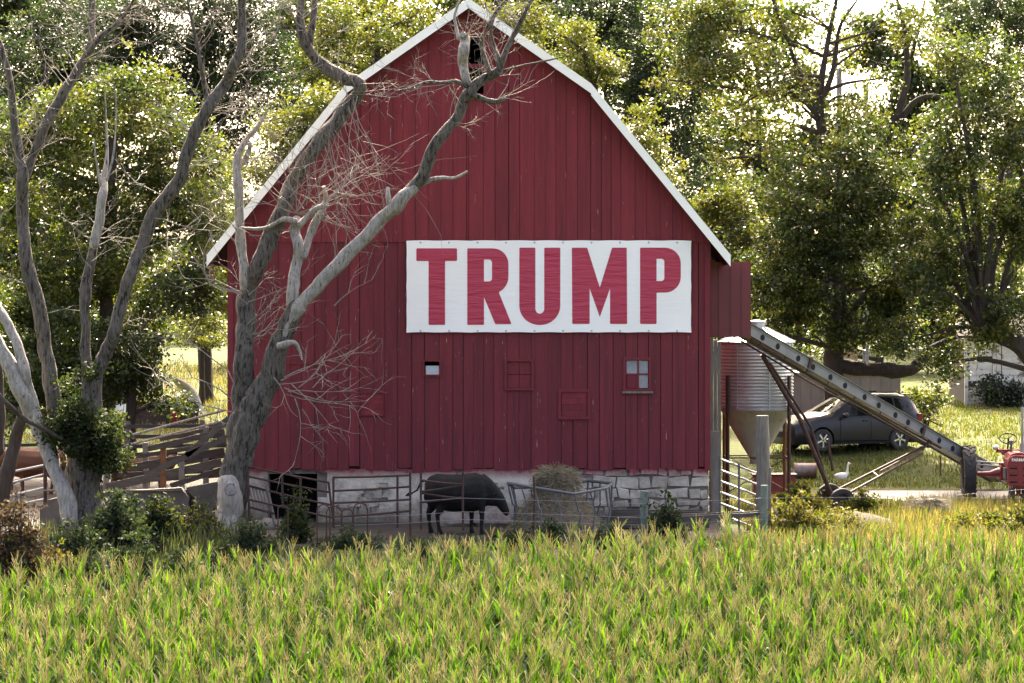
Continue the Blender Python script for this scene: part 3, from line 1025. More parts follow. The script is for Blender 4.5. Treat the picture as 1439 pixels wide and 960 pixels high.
for i in range(4):
    x = lerp(-1.84, -2.0, i / 3)
    for k in range(5): rw.v.append((x - .012, lerp(-1, 1, k / 4) * .52, ip(topz, x) + .004))
for i in range(3):
    for k in range(4): rw.f.append((i * 5 + k, i * 5 + k + 1, i * 5 + k + 6, i * 5 + k + 5))
rw.build('rear_window', M['glass_dark'], car, local=True)
MB().box((2.17, 0, .48), (.05, .9, .16)).build('grille', M['black'], car, local=True)
MB().box((-1.88, 0, 1.57), (.26, 1.04, .03)).build('spoiler', M['car_paint'], car, local=True)

# ------------------------------------------------------------------ tractor (front to the viewer)
tx, ty = 12.58, 75.3
tr = thing('tractor', 'old red row crop tractor facing forward at the right edge', 'tractor', (tx, ty, gz(tx, ty)), R(-4))
for s_ in (-1, 1):
    wheel(tr, (s_ * 1.08, 2.15, .70), (s_, 0, 0), .70, .33, .42, M['rubber'], M['rust'], lugs=18, nseg=36)
    wheel(tr, (s_ * .16, .35, .27), (s_, 0, 0), .27, .13, .15, M['rubber'], M['tractor_red'])
    MB().tube([(s_ * .95, 2.15, .70), (s_ * .55, 2.15, .70), (s_ * .40, 2.15, .72), (s_ * .2, 2.15, .74)], [.05, .07, .12, .15], 10).build('axle_housing', M['tractor_red'], tr, local=True, smooth=True)
    MB().span((s_ * .17, .85, .62), (s_ * .27, 1.6, .9)).build('engine_side', M['steel_grey'], tr, local=True)
gr = [(-.27, .52), (.27, .52), (.30, .62), (.31, 1.05), (.27, 1.20), (.17, 1.27), (-.17, 1.27), (-.27, 1.20), (-.31, 1.05), (-.30, .62)]
grl = MB().prism(gr, -.12, .05).build('grille', M['tractor_red'], tr, local=True)
for s_ in (-1, 1):
    for k in range(6):
        MB().span((s_ * .075 if s_ > 0 else -.255, -.132, .60 + k * .085), (.255 if s_ > 0 else -.075, -.121, .635 + k * .085)).build('slot', M['black'] if k % 2 == 0 else M['tractor_red'], grl, local=True)
MB().span((-.03, -.15, .54), (.03, -.121, 1.12)).build('centre_bar', M['tractor_red'], grl, local=True)
fc = bpy.data.curves.new('emblem', 'FONT'); fc.body = 'FARMALL'; fc.align_x = 'CENTER'; fc.size = .10; fc.extrude = .003; fc.offset = .002
tmp = bpy.data.objects.new('tmp_text', fc); col.objects.link(tmp)
me = bpy.data.meshes.new_from_object(tmp.evaluated_get(bpy.context.evaluated_depsgraph_get())); bpy.data.objects.remove(tmp)
me.transform(Matrix.Translation((0, -.137, 1.135)) @ Matrix.Rotation(R(90), 4, 'X'))
MB().span((-.27, -.133, 1.115), (.27, -.121, 1.225)).build('badge', M['tractor_red'], grl, local=True)
link('lettering', me, M['white_trim'], grl)
hood = [(-.25, .95), (.25, .95), (.27, 1.15), (.20, 1.29), (.08, 1.335), (-.08, 1.335), (-.20, 1.29), (-.27, 1.15)]
MB().prism(hood, .052, 1.5).build('hood', M['tractor_red'], tr, local=True)
MB().prism([(-.16, .45), (.16, .45), (.18, .94), (-.18, .94)], .06, 1.9).build('engine_block', M['tractor_red'], tr, local=True)
MB().span((-.30, 1.85, .55), (.30, 2.45, 1.0)).build('rear_housing', M['tractor_red'], tr, local=True)
MB().tube([(0, .3, .3), (0, .32, .6)], .06, 8).span((-.22, .30, .24), (.22, .40, .30)).build('front_pedestal', M['tractor_red'], tr, local=True)
MB().tube([(.14, .75, 1.3), (.14, .75, 1.55)], .06, 10).tube([(.14, .75, 1.552), (.14, .75, 2.45)], .032, 8).build('exhaust_pipe', M['galv_dull'], tr, local=True, smooth=True)
MB().tube([(-.12, .95, 1.3), (-.12, .95, 1.5)], .03, 8).lathe([(.055, 1.502), (.055, 1.6), (.02, 1.62)], 10, (-.12, .95, 0)).build('air_cleaner', M['steel_grey'], tr, local=True)
sw = MB()
cst, nst = Vector((-.12, 1.72, 1.62)), Vector((0, -.55, .83)).normalized()
u_ = nst.orthogonal().normalized(); v_ = nst.cross(u_)
sw.tube([cst + (u_ * math.cos(a) + v_ * math.sin(a)) * .22 for a in np.linspace(0, 2 * math.pi, 25)], .014, 6)
for a in (0, 2.1, 4.2): sw.tube([cst, cst + (u_ * math.cos(a) + v_ * math.sin(a)) * .22], .010, 5)
sw.tube([cst, cst - nst * .5], .02, 6)
sw.build('steering_wheel', M['black'], tr, local=True)
st_ = MB().lathe([(.02, 1.18), (.20, 1.17), (.24, 1.22), (.23, 1.24), (.18, 1.20), (.02, 1.2)], 16, (0, 2.5, 0)).tube([(0, 2.4, 1.0), (0, 2.5, 1.18)], .03, 6)
st_.build('seat', M['rust'], tr, local=True, smooth=True)
for s_ in (-1, 1):
    MB().lathe([(.01, 1.12), (.055, 1.13), (.075, 1.20), (.07, 1.24), (.01, 1.245)], 14, (s_ * .48, 0, 1.42 - 0), 'y').build('lamp', M['chrome'], tr, local=True, smooth=True)
    MB().tube([(s_ * .48, 1.25, 1.40), (s_ * .25, 1.3, 1.25)], .02, 6).build('lamp_bracket', M['tractor_red'], tr, local=True)
MB().span((-.45, 1.35, 1.28), (.45, 1.55, 1.36)).build('fuel_tank_cowl', M['tractor_red'], tr, local=True)
MB().tube([(-.92, 2.0, .95), (-.3, 1.6, .92)], .02, 6).tube([(-.92, 2.05, 1.03), (-.3, 1.65, 1.0)], .02, 6).build('drawbar_rods', M['galv_dull'], tr, local=True)
LOCAL = False


# ------------------------------------------------------------------ animals
def loft(mb, secs, n=14):
    """secs = (centre, half width, half height) rings along a path"""
    base = len(mb.v)
    for i, (c, w_, h_) in enumerate(secs):
        a, b_ = Vector(secs[max(0, i - 1)][0]), Vector(secs[min(len(secs) - 1, i + 1)][0])
        t = (b_ - a).normalized()
        s_ = Vector((0, 1, 0))
        s_ = (s_ - t * s_.dot(t)).normalized()
        u_ = t.cross(s_)
        for k in range(n):
            an = 2 * math.pi * k / n
            mb.v.append(tuple(Vector(c) + s_ * math.cos(an) * w_ + u_ * math.sin(an) * h_))
    for i in range(len(secs) - 1):
        for k in range(n):
            a = base + i * n + k
            b_ = base + i * n + (k + 1) % n
            mb.f.append((a, b_, b_ + n, a + n))
    mb.f.append(tuple(base + k for k in reversed(range(n))))
    mb.f.append(tuple(base + (len(secs) - 1) * n + k for k in range(n)))


def cattle(name, label, loc, rotz, hide, head_low=True, scale=1.0):
    """faces local +x, hooves on local z = 0"""
    t = thing(name, label, 'cow', loc, rotz)
    t.scale = scale if hasattr(scale, '__len__') else (scale,) * 3
    b_ = MB()
    loft(b_, [((-.80, 0, .93), .10, .12), ((-.76, 0, .93), .22, .24), ((-.6, 0, .87), .30, .36), ((-.35, 0, .84), .34, .375), ((-.05, 0, .82), .37, .39), ((.25, 0, .83), .35, .40), ((.45, 0, .86), .30, .39), ((.62, 0, .88), .23, .32), ((.70, 0, .90), .12, .17)])
    hz = .58 if head_low else .95
    hx = 1.06 if head_low else 1.10
    loft(b_, [((.45, 0, .96), .21, .31), ((.66, 0, lerp(.93, hz, .22)), .18, .28), ((.86, 0, lerp(.92, hz, .50)), .145, .21), ((hx - .1, 0, hz + .14), .13, .16)])
    dn = Vector((.55, 0, -.83)) if head_low else Vector((.86, 0, -.5))
    h0 = Vector((hx - .14, 0, hz + .18))
    loft(b_, [(h0 - dn * .06, .09, .09), (h0, .135, .14), (h0 + dn * .14, .13, .13), (h0 + dn * .28, .10, .105), (h0 + dn * .40, .075, .075), (h0 + dn * .45, .05, .05)])
    for (x, s_, hind) in ((-.66, .17, 1), (-.40, -.17, 1), (.28, .15, 0), (.56, -.15, 0)):
        if hind:
            loft(b_, [((x + .02, s_, .88), .13, .22), ((x + .06, s_, .66), .11, .17), ((x - .02, s_, .50), .07, .10), ((x - .08, s_, .40), .05, .065), ((x - .06, s_, .22), .04, .045), ((x - .04, s_, .10), .045, .05), ((x - .02, s_, .06), .055, .065), ((x - .02, s_, 0), .06, .075)], 10)
        else:
            loft(b_, [((x, s_, .80), .10, .15), ((x, s_, .58), .075, .10), ((x + .01, s_, .40), .055, .062), ((x + .01, s_, .34), .055, .06), ((x, s_, .18), .038, .042), ((x, s_, .09), .045, .05), ((x + .015, s_, .05), .055, .065), ((x + .015, s_, 0), .06, .07)], 10)
    body = b_.build('body', hide, t, True, local=True)
    rm = body.modifiers.new('skin', 'REMESH'); rm.mode = 'VOXEL'; rm.voxel_size = .022; rm.use_smooth_shade = True
    sm = body.modifiers.new('smooth', 'SMOOTH'); sm.factor = .5; sm.iterations = 5
    for s_ in (-1, 1):
        e_ = MB()
        q = h0 + Vector((-.03, s_ * .10, .05))
        loft(e_, [(q, .03, .02), (q + Vector((-.02, s_ * .08, .01)), .045, .02), (q + Vector((-.03, s_ * .17, -.02)), .02, .01)], 8)
        e_.build('ear', hide, t, True, local=True)
        MB().lathe([(.004, -.012), (.018, 0), (.004, .012)], 8, tuple(h0 + dn * .11 + Vector((.045, s_ * .10, .04))), 'y').build('eye', M['black'], t, True, local=True)
    tl = MB().tube([(-.80, 0, 1.08), (-.88, 0, 1.05), (-.98, -.05, .88), (-1.10, -.10, .82)] if head_low else [(-.80, 0, 1.08), (-.88, 0, .98), (-.90, 0, .6), (-.89, 0, .4)], [.03, .028, .02, .016], 7)
    tl.tube([(-1.08, -.09, .825), (-1.16, -.12, .80), (-1.24, -.14, .77)] if head_low else [(-.89, 0, .42), (-.89, 0, .32), (-.88, 0, .22)], [.018, .04, .01], 7)
    tl.build('tail', hide, t, True, local=True)
    return t


cp = P(645, 738, 66.4)
cattle('cow', 'black cow with its head lowered to the hay beside the stone foundation', (cp.x, 66.4, gz(cp.x, 66.4) + .01), R(-6), M['hide_black'], True, (.93, 1.0, 1.08))
cp = P(48, 700, 77.5)
cattle('cow', 'brown cow standing behind the sloping rails at the far left', (cp.x, 77.5, gz(cp.x, 77.5)), R(188), M['hide_brown'], False, 1.0)
cp = P(196, 690, 77.0)
cattle('cow', 'brown cow half hidden by planks between the two big left trunks', (cp.x, 77.0, gz(cp.x, 77.0)), R(20), M['hide_brown'], False, .9)
# goose
gp = P(1183, 668, 80)
go = thing('goose', 'white goose standing on the grass below the grey car', 'goose', (gp.x, 80, gz(gp.x, 80)), R(10))
b_ = MB()
loft(b_, [((-.30, 0, .34), .02, .02), ((-.2, 0, .32), .09, .08), ((0, 0, .30), .13, .13), ((.16, 0, .33), .10, .11), ((.24, 0, .40), .05, .06), ((.25, 0, .55), .035, .04), ((.26, 0, .68), .035, .038), ((.30, 0, .74), .042, .045), ((.36, 0, .73), .025, .03)], 12)
go.scale = (.66, .66, .78)
b_.build('body', M['feather'], go, True, local=True)
MB().tube([(.36, 0, .73), (.45, 0, .705)], [.022, .008], 6).build('beak', M['beak'], go, local=True)
for s_ in (-1, 1): MB().tube([(0, s_ * .05, .2), (0, s_ * .05, .01), (.08, s_ * .05, .01)], .012, 5).build('leg', M['beak'], go, local=True)


# ------------------------------------------------------------------ hay feeder and bale
fp = P(788, 735, 67.2)
fz = gz(fp.x, 67.2)
fd = thing('hay_feeder', 'bent dark metal ring feeder around the hay', 'feeder', (fp.x, 67.2, fz))
top, bot = [], []
for k in range(8):
    a = 2 * math.pi * (k + .3) / 8
    dr = 1.18 * (1 + .05 * math.sin(k * 2.3))
    top.append(Vector((fp.x + dr * math.cos(a), 67.2 + dr * math.sin(a) * .95, fz + .98 + .10 * math.sin(k * 1.7 + .6))))
    bot.append(Vector((fp.x + 1.1 * math.cos(a + .12), 67.2 + 1.1 * math.sin(a + .12), fz + .06)))
MB().tube(top + [top[0]], .034, 8, cap=False).build('top_rail', M['steel_grey'], fd, True)
MB().tube(bot + [bot[0]], .03, 8, cap=False).build('bottom_rail', M['steel_grey'], fd, True)
for k in range(8):
    m_ = lerp(top[k], bot[k], .5) + Vector((.05, 0, 0))
    MB().tube([top[k], lerp(top[k], m_, .9), m_ + Vector((.04, 0, 0)), bot[k]], .022, 6).build('bar', M['steel_grey'], fd, True)
    t2 = lerp(top[k], top[(k + 1) % 8], .5); b2 = lerp(bot[k], bot[(k + 1) % 8], .5)
    MB().tube([t2, lerp(t2, b2, .5) + Vector((.08, 0, 0)), b2], .018, 6).build('bar', M['steel_grey'], fd, True)


def strands(cfun, n, L, wd, colr, name, parent, m_):
    V, Q, T = [], [], []
    for i in range(n):
        p, d_ = cfun()
        d_ = d_.normalized()
        s_ = d_.orthogonal().normalized() * wd
        l_ = L * random.uniform(.5, 1.3)
        sag = Vector((0, 0, -.25 * l_))
        k = len(V)
        for t in (0, .5, 1):
            q = p + d_ * l_ * t + sag * t * t
            V += [tuple(q - s_), tuple(q + s_)]
        Q += [(k, k + 1, k + 3, k + 2), (k + 2, k + 3, k + 5, k + 4)]
        f_ = random.uniform(.6, 1.3)
        T += [tuple(x * f_ for x in colr)] * 6
    off = world_loc(parent) if parent else (0, 0, 0)
    return link(name, np_mesh(name, V, Q, T, off), m_, parent)


def hay_pile(name, label, c, prof, nst, sq=1.0):
    t = thing(name, label, 'hay', c)
    b_ = MB().lathe(prof, 28, tuple(c))
    b_.v = [(x + .10 * noise.noise((x * 2.4, y * 2.4, z * 2.4)), y + .10 * noise.noise((x * 2.4 + 9, y * 2.4, z * 2.4)), z + .05 * noise.noise((x * 3, y * 3, z * 3 + 5))) for x, y, z in b_.v]
    b_.build('bale', M['hay'], t, True)
    def f_():
        i = random.uniform(0, len(prof) - 1.001)
        k, u_ = int(i), i % 1
        r_, h_ = lerp(prof[k][0], prof[k + 1][0], u_), lerp(prof[k][1], prof[k + 1][1], u_)
        a = random.uniform(0, 2 * math.pi)
        return Vector((c[0] + r_ * .98 * math.cos(a), c[1] + r_ * .98 * math.sin(a), c[2] + h_)), Vector((math.cos(a) + random.gauss(0, .8), math.sin(a) + random.gauss(0, .8), random.gauss(0, .7)))
    tag(strands(f_, nst, .22, .006, (.18, .155, .108), 'loose_straw', t, M['straw']), kind='stuff')
    return t


hp = P(782, 735, 67.2)
hay_pile('hay_bale', 'tall ragged stack of grey brown hay inside the ring feeder', Vector((hp.x, 67.2, fz)), [(.02, -.02), (1.0, 0), (.92, .22), (.74, .45), (.55, .70), (.44, .95), (.42, 1.18), (.36, 1.30), (.2, 1.36), (.01, 1.37)], 2600)
for (px, Y, r_, h_, lab) in [(1305, 72.5, .52, .42, 'low round heap of dry brown hay in front of the gravel drive'),]:
    q = P(px, 700, Y)
    hay_pile('hay_heap', lab, Vector((q.x, Y, gz(q.x, Y))), [(.02, -.02), (r_ * 1.1, 0), (r_, h_ * .5), (r_ * .7, h_ * .9), (.01, h_)], 1100)


def rock(px, py, Y, sx_, sz_, label):
    q = P(px, py, Y)
    b_ = MB().lathe([(.02, -.1), (.8, -.05), (1, .25), (.85, .6), (.5, .9), (.02, 1.0)], 14)
    z0 = gz(q.x, Y)
    b_.v = [(q.x + x * sx_ * (1 + .3 * noise.noise((x * 2 + px, y * 2, z * 2))), Y + y * sx_ * .7, z0 + z * sz_ * (1 + .25 * noise.noise((x * 2, y * 2 + px, z)))) for x, y, z in b_.v]
    o = b_.build('boulder', M['boulder'], None, True)
    return tag(o, label, 'boulder', 'pale boulders along the foundation')


rock(640, 735, 68.6, .42, .34, "pale rounded boulder behind the black cow's legs")
rock(694, 732, 68.6, .46, .42, 'larger pale boulder below the head of the black cow')
for px, sc in ((362, .18), (378, .22), (392, .2)):
    rock(px, 740, 67.6, sc, sc * 1.2, {362: 'small stone nearest the pale tree stump under the slatted rack', 378: 'small dark stone in the middle under the slatted rack', 392: 'small stone under the rack nearest the dark doorway'}[px])

# ------------------------------------------------------------------ gates, rails, posts near the barn
def pipe_gate(label, rails, stiles, Y, r=.024, m_=None, name='pipe_gate'):
    q = P(rails[0][0], 740, Y)
    t = thing(name, label, 'gate', (q.x, Y, gz(q.x, Y)))
    for (x0, y0, x1, y1) in rails:
        MB().tube([P(x0, y0, Y), P((x0 + x1) / 2, (y0 + y1) / 2 + .6, Y), P(x1, y1, Y + .02)], r, 6).build('rail', m_ or M['rust'], t, True)
    for (x0, y0, x1, y1) in stiles:
        MB().tube([P(x0, y0, Y - .01), P(x1, y1, Y - .01)], r * 1.1, 6).build('stile', m_ or M['rust'], t, True)
    return t


pipe_gate('rusty pipe gate sagging in front of the dark foundation doorway', [(346, 655, 462, 678), (346, 669, 464, 692), (378, 690, 467, 710), (350, 702, 470, 728)], [(462, 677, 470, 742), (397, 666, 398, 708), (423, 671, 423, 716), (347, 654, 352, 742)], 65.8)
pipe_gate('straight rusty pipe gate standing before the pale wall left of the cow', [(469, 671, 577, 668), (469, 690, 577, 684), (469, 707, 577, 702), (469, 727, 577, 718)], [(469, 670, 469, 742), (559, 668, 559, 742), (577, 664, 577, 755)], 65.5)
pipe_gate('short bent pipe gate in front of the hindquarters of the black cow', [(592, 675, 651, 681), (592, 691, 651, 682), (592, 693, 651, 701), (592, 706, 651, 699)], [(592, 664, 592, 745), (651, 664, 651, 746)], 65.6)
# slatted rack leaning by the stump
q = P(365, 735, 65.9)
rk = thing('slatted_rack', 'small weathered slatted rack leaning beside the pale tree stump', 'rack', (q.x, 65.9, gz(q.x, 65.9)))
for i in range(7):
    u_ = i / 6
    MB().bar(P(lerp(346, 374, u_), lerp(683, 690, u_), 66.05), P(lerp(352, 382, u_), lerp(711, 718, u_), 65.85), .035, .02).build('slat', M['wood_grey'], rk)
MB().bar(P(344, 681, 66.04), P(377, 690, 66.04), .03, .05).build('rack_rail', M['rust'], rk)
MB().bar(P(351, 713, 65.84), P(386, 722, 65.84), .03, .05).build('rack_rail', M['rust'], rk)
MB().bar(P(375, 683, 66.0), P(388, 742, 65.8), .05, .06).build('rack_post', M['wood_grey'], rk)


def post(name, label, px0, py0, px1, py1, Y, w_, m_, group=None, seg=7):
    a, c_ = P(px0, py0, Y), P(px1, py1, Y)
    a.z = min(a.z, gz(a.x, Y)) - .05
    p_ = MB().tube([lerp(a, c_, t) + Vector((.01 * math.sin(t * 7 + px0), 0, 0)) for t in np.linspace(0, 1, 7)], [w_ * (1 + .06 * math.sin(k * 2.1 + px0)) for k in range(7)], 10, wob=.25)
    o = p_.build(name, m_, None, True)
    return tag(o, label, 'post', group)


post('wooden_post', 'thick tall weathered grey post beside the curved gate', 1072, 742, 1072, 584, 66.5, .145, M['wood_grey'])
post('wooden_post', 'short green stained post in front of the bare stones', 905, 752, 906, 690, 64.3, .082, M['post_green'])
post('wooden_post', 'short green stained post with wire just right of the tall grey post', 1075, 752, 1074, 682, 64.6, .075, M['post_green'])
post('wooden_post', 'thin leaning grey stake touching the tall grey post', 1080, 745, 1083, 657, 65.2, .035, M['wood_grey'])
post('steel_post', 'thin dark steel post in front of the hay', 751, 748, 751, 669, 65.2, .022, M['rust'])
# grey timber at the barn corner
q = P(1004, 735, 70.4)
tm = thing('timber_wall', 'narrow grey weathered timber wall against the right barn corner', 'wall', (q.x, 70.9, 0))
for k, (x0, x1, yt) in enumerate([(997, 1003, 476), (1003, 1008.5, 478), (1008.5, 1014, 481)]):
    a, c_ = P(x0, 735, 70.9), P(x1, yt, 70.9)
    MB().span((a.x + .004, 70.85 + .01 * k, -.1), (c_.x - .004, 70.91 + .01 * k, c_.z)).build('plank', M['wood_grey'], tm)
a = P(1005, 735, 70.3)
MB().span((a.x - .11, 70.2, -.1), (a.x + .10, 70.42, P(0, 606, 70.3).z)).build('corner_post', M['wood_grey'], tm)
# curved tube gate with sunlit rails
q = P(1040, 735, 68)
cg = thing('tube_gate', 'bowed tubular gate with sunlit rails right of the barn corner', 'gate', (q.x, 68, gz(q.x, 68)))
for k in range(7):
    y0 = 645 + k * 15.5
    MB().tube([P(1012, y0, 69.2), P(1028, y0 + 6, 68.6), P(1046, y0 + 13, 68.0), P(1066, y0 + 21, 67.2)], .024, 7).build('rail', M['galv_dull'], cg, True)
for px, Y, y0 in ((1012, 69.2, 640), (1039, 68.2, 652), (1065, 67.25, 663)):
    MB().tube([P(px, y0, Y - .03), P(px, y0 + 102, Y - .03)], .026, 7).build('stile', M['steel_grey'], cg, True)
# bottom timber rail and trough
a, c_ = P(868, 731, 64.45), P(1068, 722, 64.75)
o = MB().bar(a, c_, .07, .13).build('timber_rail', M['plank'])
tag(o, 'long grey timber rail low between the two green stained posts', 'rail')
a, c_ = P(858, 712, 68.0), P(996, 711, 68.0)
tg = thing('feed_trough', 'long low dark feed trough against the bare stones', 'trough', ((a.x + c_.x) / 2, 68, 0))
zt_ = .42
MB().span((a.x, 67.72, .05), (c_.x, 67.76, zt_)).span((a.x, 68.24, .05), (c_.x, 68.28, zt_)).span((a.x, 67.761, .05), (c_.x, 68.239, .09)).span((a.x, 67.761, .091), (a.x + .04, 68.239, zt_ - .01)).span((c_.x - .04, 67.761, .091), (c_.x, 68.239, zt_ - .01)).build('basin', M['plank'], tg)
for u_ in (.1, .5, .9):
    x = lerp(a.x, c_.x, u_)
    MB().span((x - .06, 67.74, -.05), (x + .06, 68.26, .049)).build('foot', M['plank'], tg)
# wires
wf = thing('wire_fence', 'thin sagging fence wires strung in front of the cow and feeder', 'fence', (P(750, 740, 65).x, 65, 0))
for (y0, y1) in ((703, 706), (722, 726), (733, 736)):
    MB().tube([P(470, y0 + 6, 65.4), P(577, y0 + 2, 65.4), P(651, y0 - 3, 65.4), P(751, y0, 65.1), P(905, y1 + 2, 64.2), P(1074, y1 - 6, 64.5)], .005, 4).build('wire', M['galv_dull'], wf)
wq = thing('wire_fence', 'single thin wire crossing the grass in front of the tractor', 'fence', (P(1250, 710, 66).x, 66, 0))
MB().tube([P(1074, 700, 64.5), P(1200, 699, 65.5), P(1330, 697, 66.5), P(1439, 688, 67.5), P(1500, 684, 68)], .005, 4).build('wire', M['galv_dull'], wq)
post('steel_post', 'thin steel fence post beyond the right edge of the grass strip', 1500, 730, 1500, 680, 68, .02, M['rust'])
# rusty hoops in the weeds
for k, (px, w_, h_, lab) in enumerate([(398, 14, 30, 'rusty hoop farthest left in the weeds'), (455, 18, 28, 'narrow rusty hoop below the sagging pipe gate'), (458 + 30, 16, 22, 'low rusty hoop at the foot of the straight pipe gate'), (470, 22, 22, 'small rusty hoop half sunk in the weeds'), (507, 20, 26, 'rusty hoop farthest right in the weeds')]):
    Y = 62.3 + .25 * k
    q = P(px, 757, Y)
    z0 = gz(q.x, Y)
    hw_, hh = w_ / 2 / 68, h_ / 68 + .35
    pts = [(q.x - hw_, Y, z0 - .05)] + [(q.x + hw_ * math.cos(a), Y + .05, z0 + hh + hw_ * math.sin(a)) for a in np.linspace(math.pi, 0, 9)] + [(q.x + hw_, Y, z0 - .05)]
    tag(MB().tube(pts, .016, 5).build('wire_hoop', M['rust'], None, True), lab, 'hoop', 'rusty hoops in the weeds')

# ------------------------------------------------------------------ left yard: concrete wall, plank fences
def wall_seg(name, label, top, Y, m_, th=.28):
    a = [(P(px, py, Y).x, P(px, py, Y).z) for px, py in top]
    low_ = [(x, -.3) for x, z_ in reversed(a)]
    return a, low_


cwl = thing('concrete_wall', 'low cracked concrete wall between the two left tree trunks', 'wall', (P(200, 740, 67.6).x, 67.6, 0))
crack = [(258, 686), (262, 694), (268, 700), (266, 708), (270, 716), (262, 724), (256, 730), (250, 738), (247, 752)]
L_ = [(58, 712), (70, 702), (90, 697), (150, 691), (200, 688), (256, 685)] + crack[1:]
pl = [(P(x, y, 67.6).x, P(x, y, 67.6).z) for x, y in L_] + [(P(58, 752, 67.6).x, -.25)]
MB().prism(pl, 67.45, 67.75).build('wall_section', M['concrete'], cwl)
R_ = [(262, 685), (312, 676), (322, 676), (322, 752)] + [(x + 7, y) for x, y in reversed(crack[1:])]
pl = [(P(x, y, 67.6).x, P(x, y, 67.6).z) for x, y in R_]
MB().prism(pl, 67.48, 67.78).build('wall_section', M['concrete'], cwl)
MB().prism([(P(x, y, 67.6).x, P(x, y, 67.6).z) for x, y in ((225, 692), (312, 684), (312, 752), (225, 752))], 67.79, 67.95).build('crack_backing', M['concrete'], cwl)  # added slab behind the crack, blocks the lit yard so the gap stays dark
MB().span((P(62, 0, 67.6).x, 67.40, P(0, 688, 67.6).z - .03), (P(256, 0, 67.6).x, 67.44, P(0, 688, 67.6).z + .0)).build('coping_edge', M['concrete'], cwl)


def plank_fence(label, planks, posts, Y, hgt=.14, th=.04, rust=()):
    q = P(planks[0][0], 700, Y)
    t = thing('plank_fence', label, 'fence', (q.x, Y, gz(q.x, Y)))
    for i, (x0, y0, x1, y1, h_) in enumerate(planks):
        MB().bar(P(x0, y0, Y + .03 * (i % 2)), P(x1, y1, Y + .03 * (i % 2) + .2), th, h_).build('plank', M['plank'], t)
    for (px, y0, y1, m_) in posts:
        a = P(px, y1, Y + .12); c_ = P(px, y0, Y + .12)
        MB().bar((a.x, a.y, a.z - .1), c_, .13, .11, (0, 1, 0)).build('post', M[m_], t)
    return t


plank_fence('sloping weathered plank fence rising to the big forked dead tree', [(150, 685, 312, 650, .19), (185, 657, 316, 634, .17), (208, 631, 316, 606, .13), (240, 683, 312, 660, .12)], [(230, 628, 690, 'plank_rust'), (150, 640, 700, 'wood_grey'), (256, 640, 690, 'wood_grey')], 70.2)
plank_fence('far fence of straight horizontal boards behind the sloping planks', [(120, 600, 335, 598, .10), (120, 614, 335, 613, .10), (120, 628, 335, 626, .10), (120, 640, 335, 640, .10)], [(180, 592, 660, 'wood_grey'), (285, 590, 660, 'wood_grey')], 79.5)
plank_fence('straight board rails behind the leaning pale log', [(-40, 627, 64, 625, .08), (-40, 638, 64, 636, .08), (-40, 650, 64, 649, .08)], [(4, 615, 690, 'wood_grey'), (88, 612, 690, 'wood_grey')], 80.5)
plank_fence('tumbled stack of uneven boards between the two left trunks', [(165, 668, 300, 661, .12), (172, 645, 318, 622, .10), (160, 640, 250, 636, .09), (225, 618, 318, 598, .09), (190, 676, 312, 668, .10), (250, 652, 318, 640, .11)], [(205, 622, 690, 'wood_grey'), (290, 600, 690, 'wood_grey')], 72.6)
sg_ = thing('pipe_gate', 'sloping steel pipe gate in front of the brown cow at the far left', 'gate', (P(40, 700, 73).x, 73, gz(-11.6, 73)))
for (x0, y0, x1, y1) in ((-20, 671, 62, 654), (-20, 688, 66, 666), (-20, 705, 66, 685), (-20, 720, 66, 701)):
    MB().tube([P(x0, y0, 73), P(x1, y1, 73.2)], .03, 7).build('rail', M['galv_dull'], sg_, True)
MB().tube([P(64, 650, 73.2), P(64, 712, 73.2)], .05, 7).build('stile', M['rust'], sg_)
for (x0, y0, x1, y1, lab) in ((170, 628, 318, 591, 'lower long pale pole slanting across the plank fence'), (186, 611, 318, 576, 'upper long pale pole slanting across the plank fence')):
    tag(MB().tube([P(x0, y0, 71.6), P(x1, y1, 71.9)], .03, 6).build('pole', M['deadwood'], None, True), lab, 'pole', 'slanting poles by the plank fence')
# debris boards by the tree
for i, (x0, y0, x1, y1, lab) in enumerate([(205, 668, 318, 615, 'dark plank leaning against the forked tree'), (262, 640, 322, 588, 'short broken plank leaning on the forked tree')]):
    tag(MB().bar(P(x0, y0, 69.4), P(x1, y1, 69.4), .05, .14).build('loose_plank', M['plank']), lab, 'plank')

# ------------------------------------------------------------------ far sheds
# round-topped white shelter at the left
q = P(238, 585, 96)
hs = thing('round_shelter', 'small white round roofed shelter behind the plank fence', 'shelter', (q.x, 96, gz(q.x, 96)))
z0 = gz(q.x, 96)
for k in range(9):
    yy = 95.0 + k * .25
    pts = [(q.x + 1.15 * math.cos(a) - .3 * k * .25, yy, z0 + .35 + 1.15 * math.sin(a)) for a in np.linspace(0, math.pi, 15)]
    m_ = MB()
    for i in range(14):
        a, c_ = pts[i], pts[i + 1]
        m_.add([a, c_, (c_[0] - .075, c_[1] + .24, c_[2] + .0), (a[0] - .075, a[1] + .24, a[2])], [(0, 1, 2, 3)])
    o = m_.build('roof_sheet', M['white_trim'], hs)
    mo = o.modifiers.new('t', 'SOLIDIFY'); mo.thickness = .03
    MB().tube(pts, .03, 5).build('roof_rib', M['white_trim'], hs)
MB().span((q.x - 1.1, 95.3, z0 - .1), (q.x + 1.0, 95.36, z0 + .7)).build('end_wall', M['plank'], hs)
MB().span((q.x + .15, 95.0, z0 + .1), (q.x + .42, 95.2, z0 + .62)).build('feed_box', M['tractor_red'], hs)
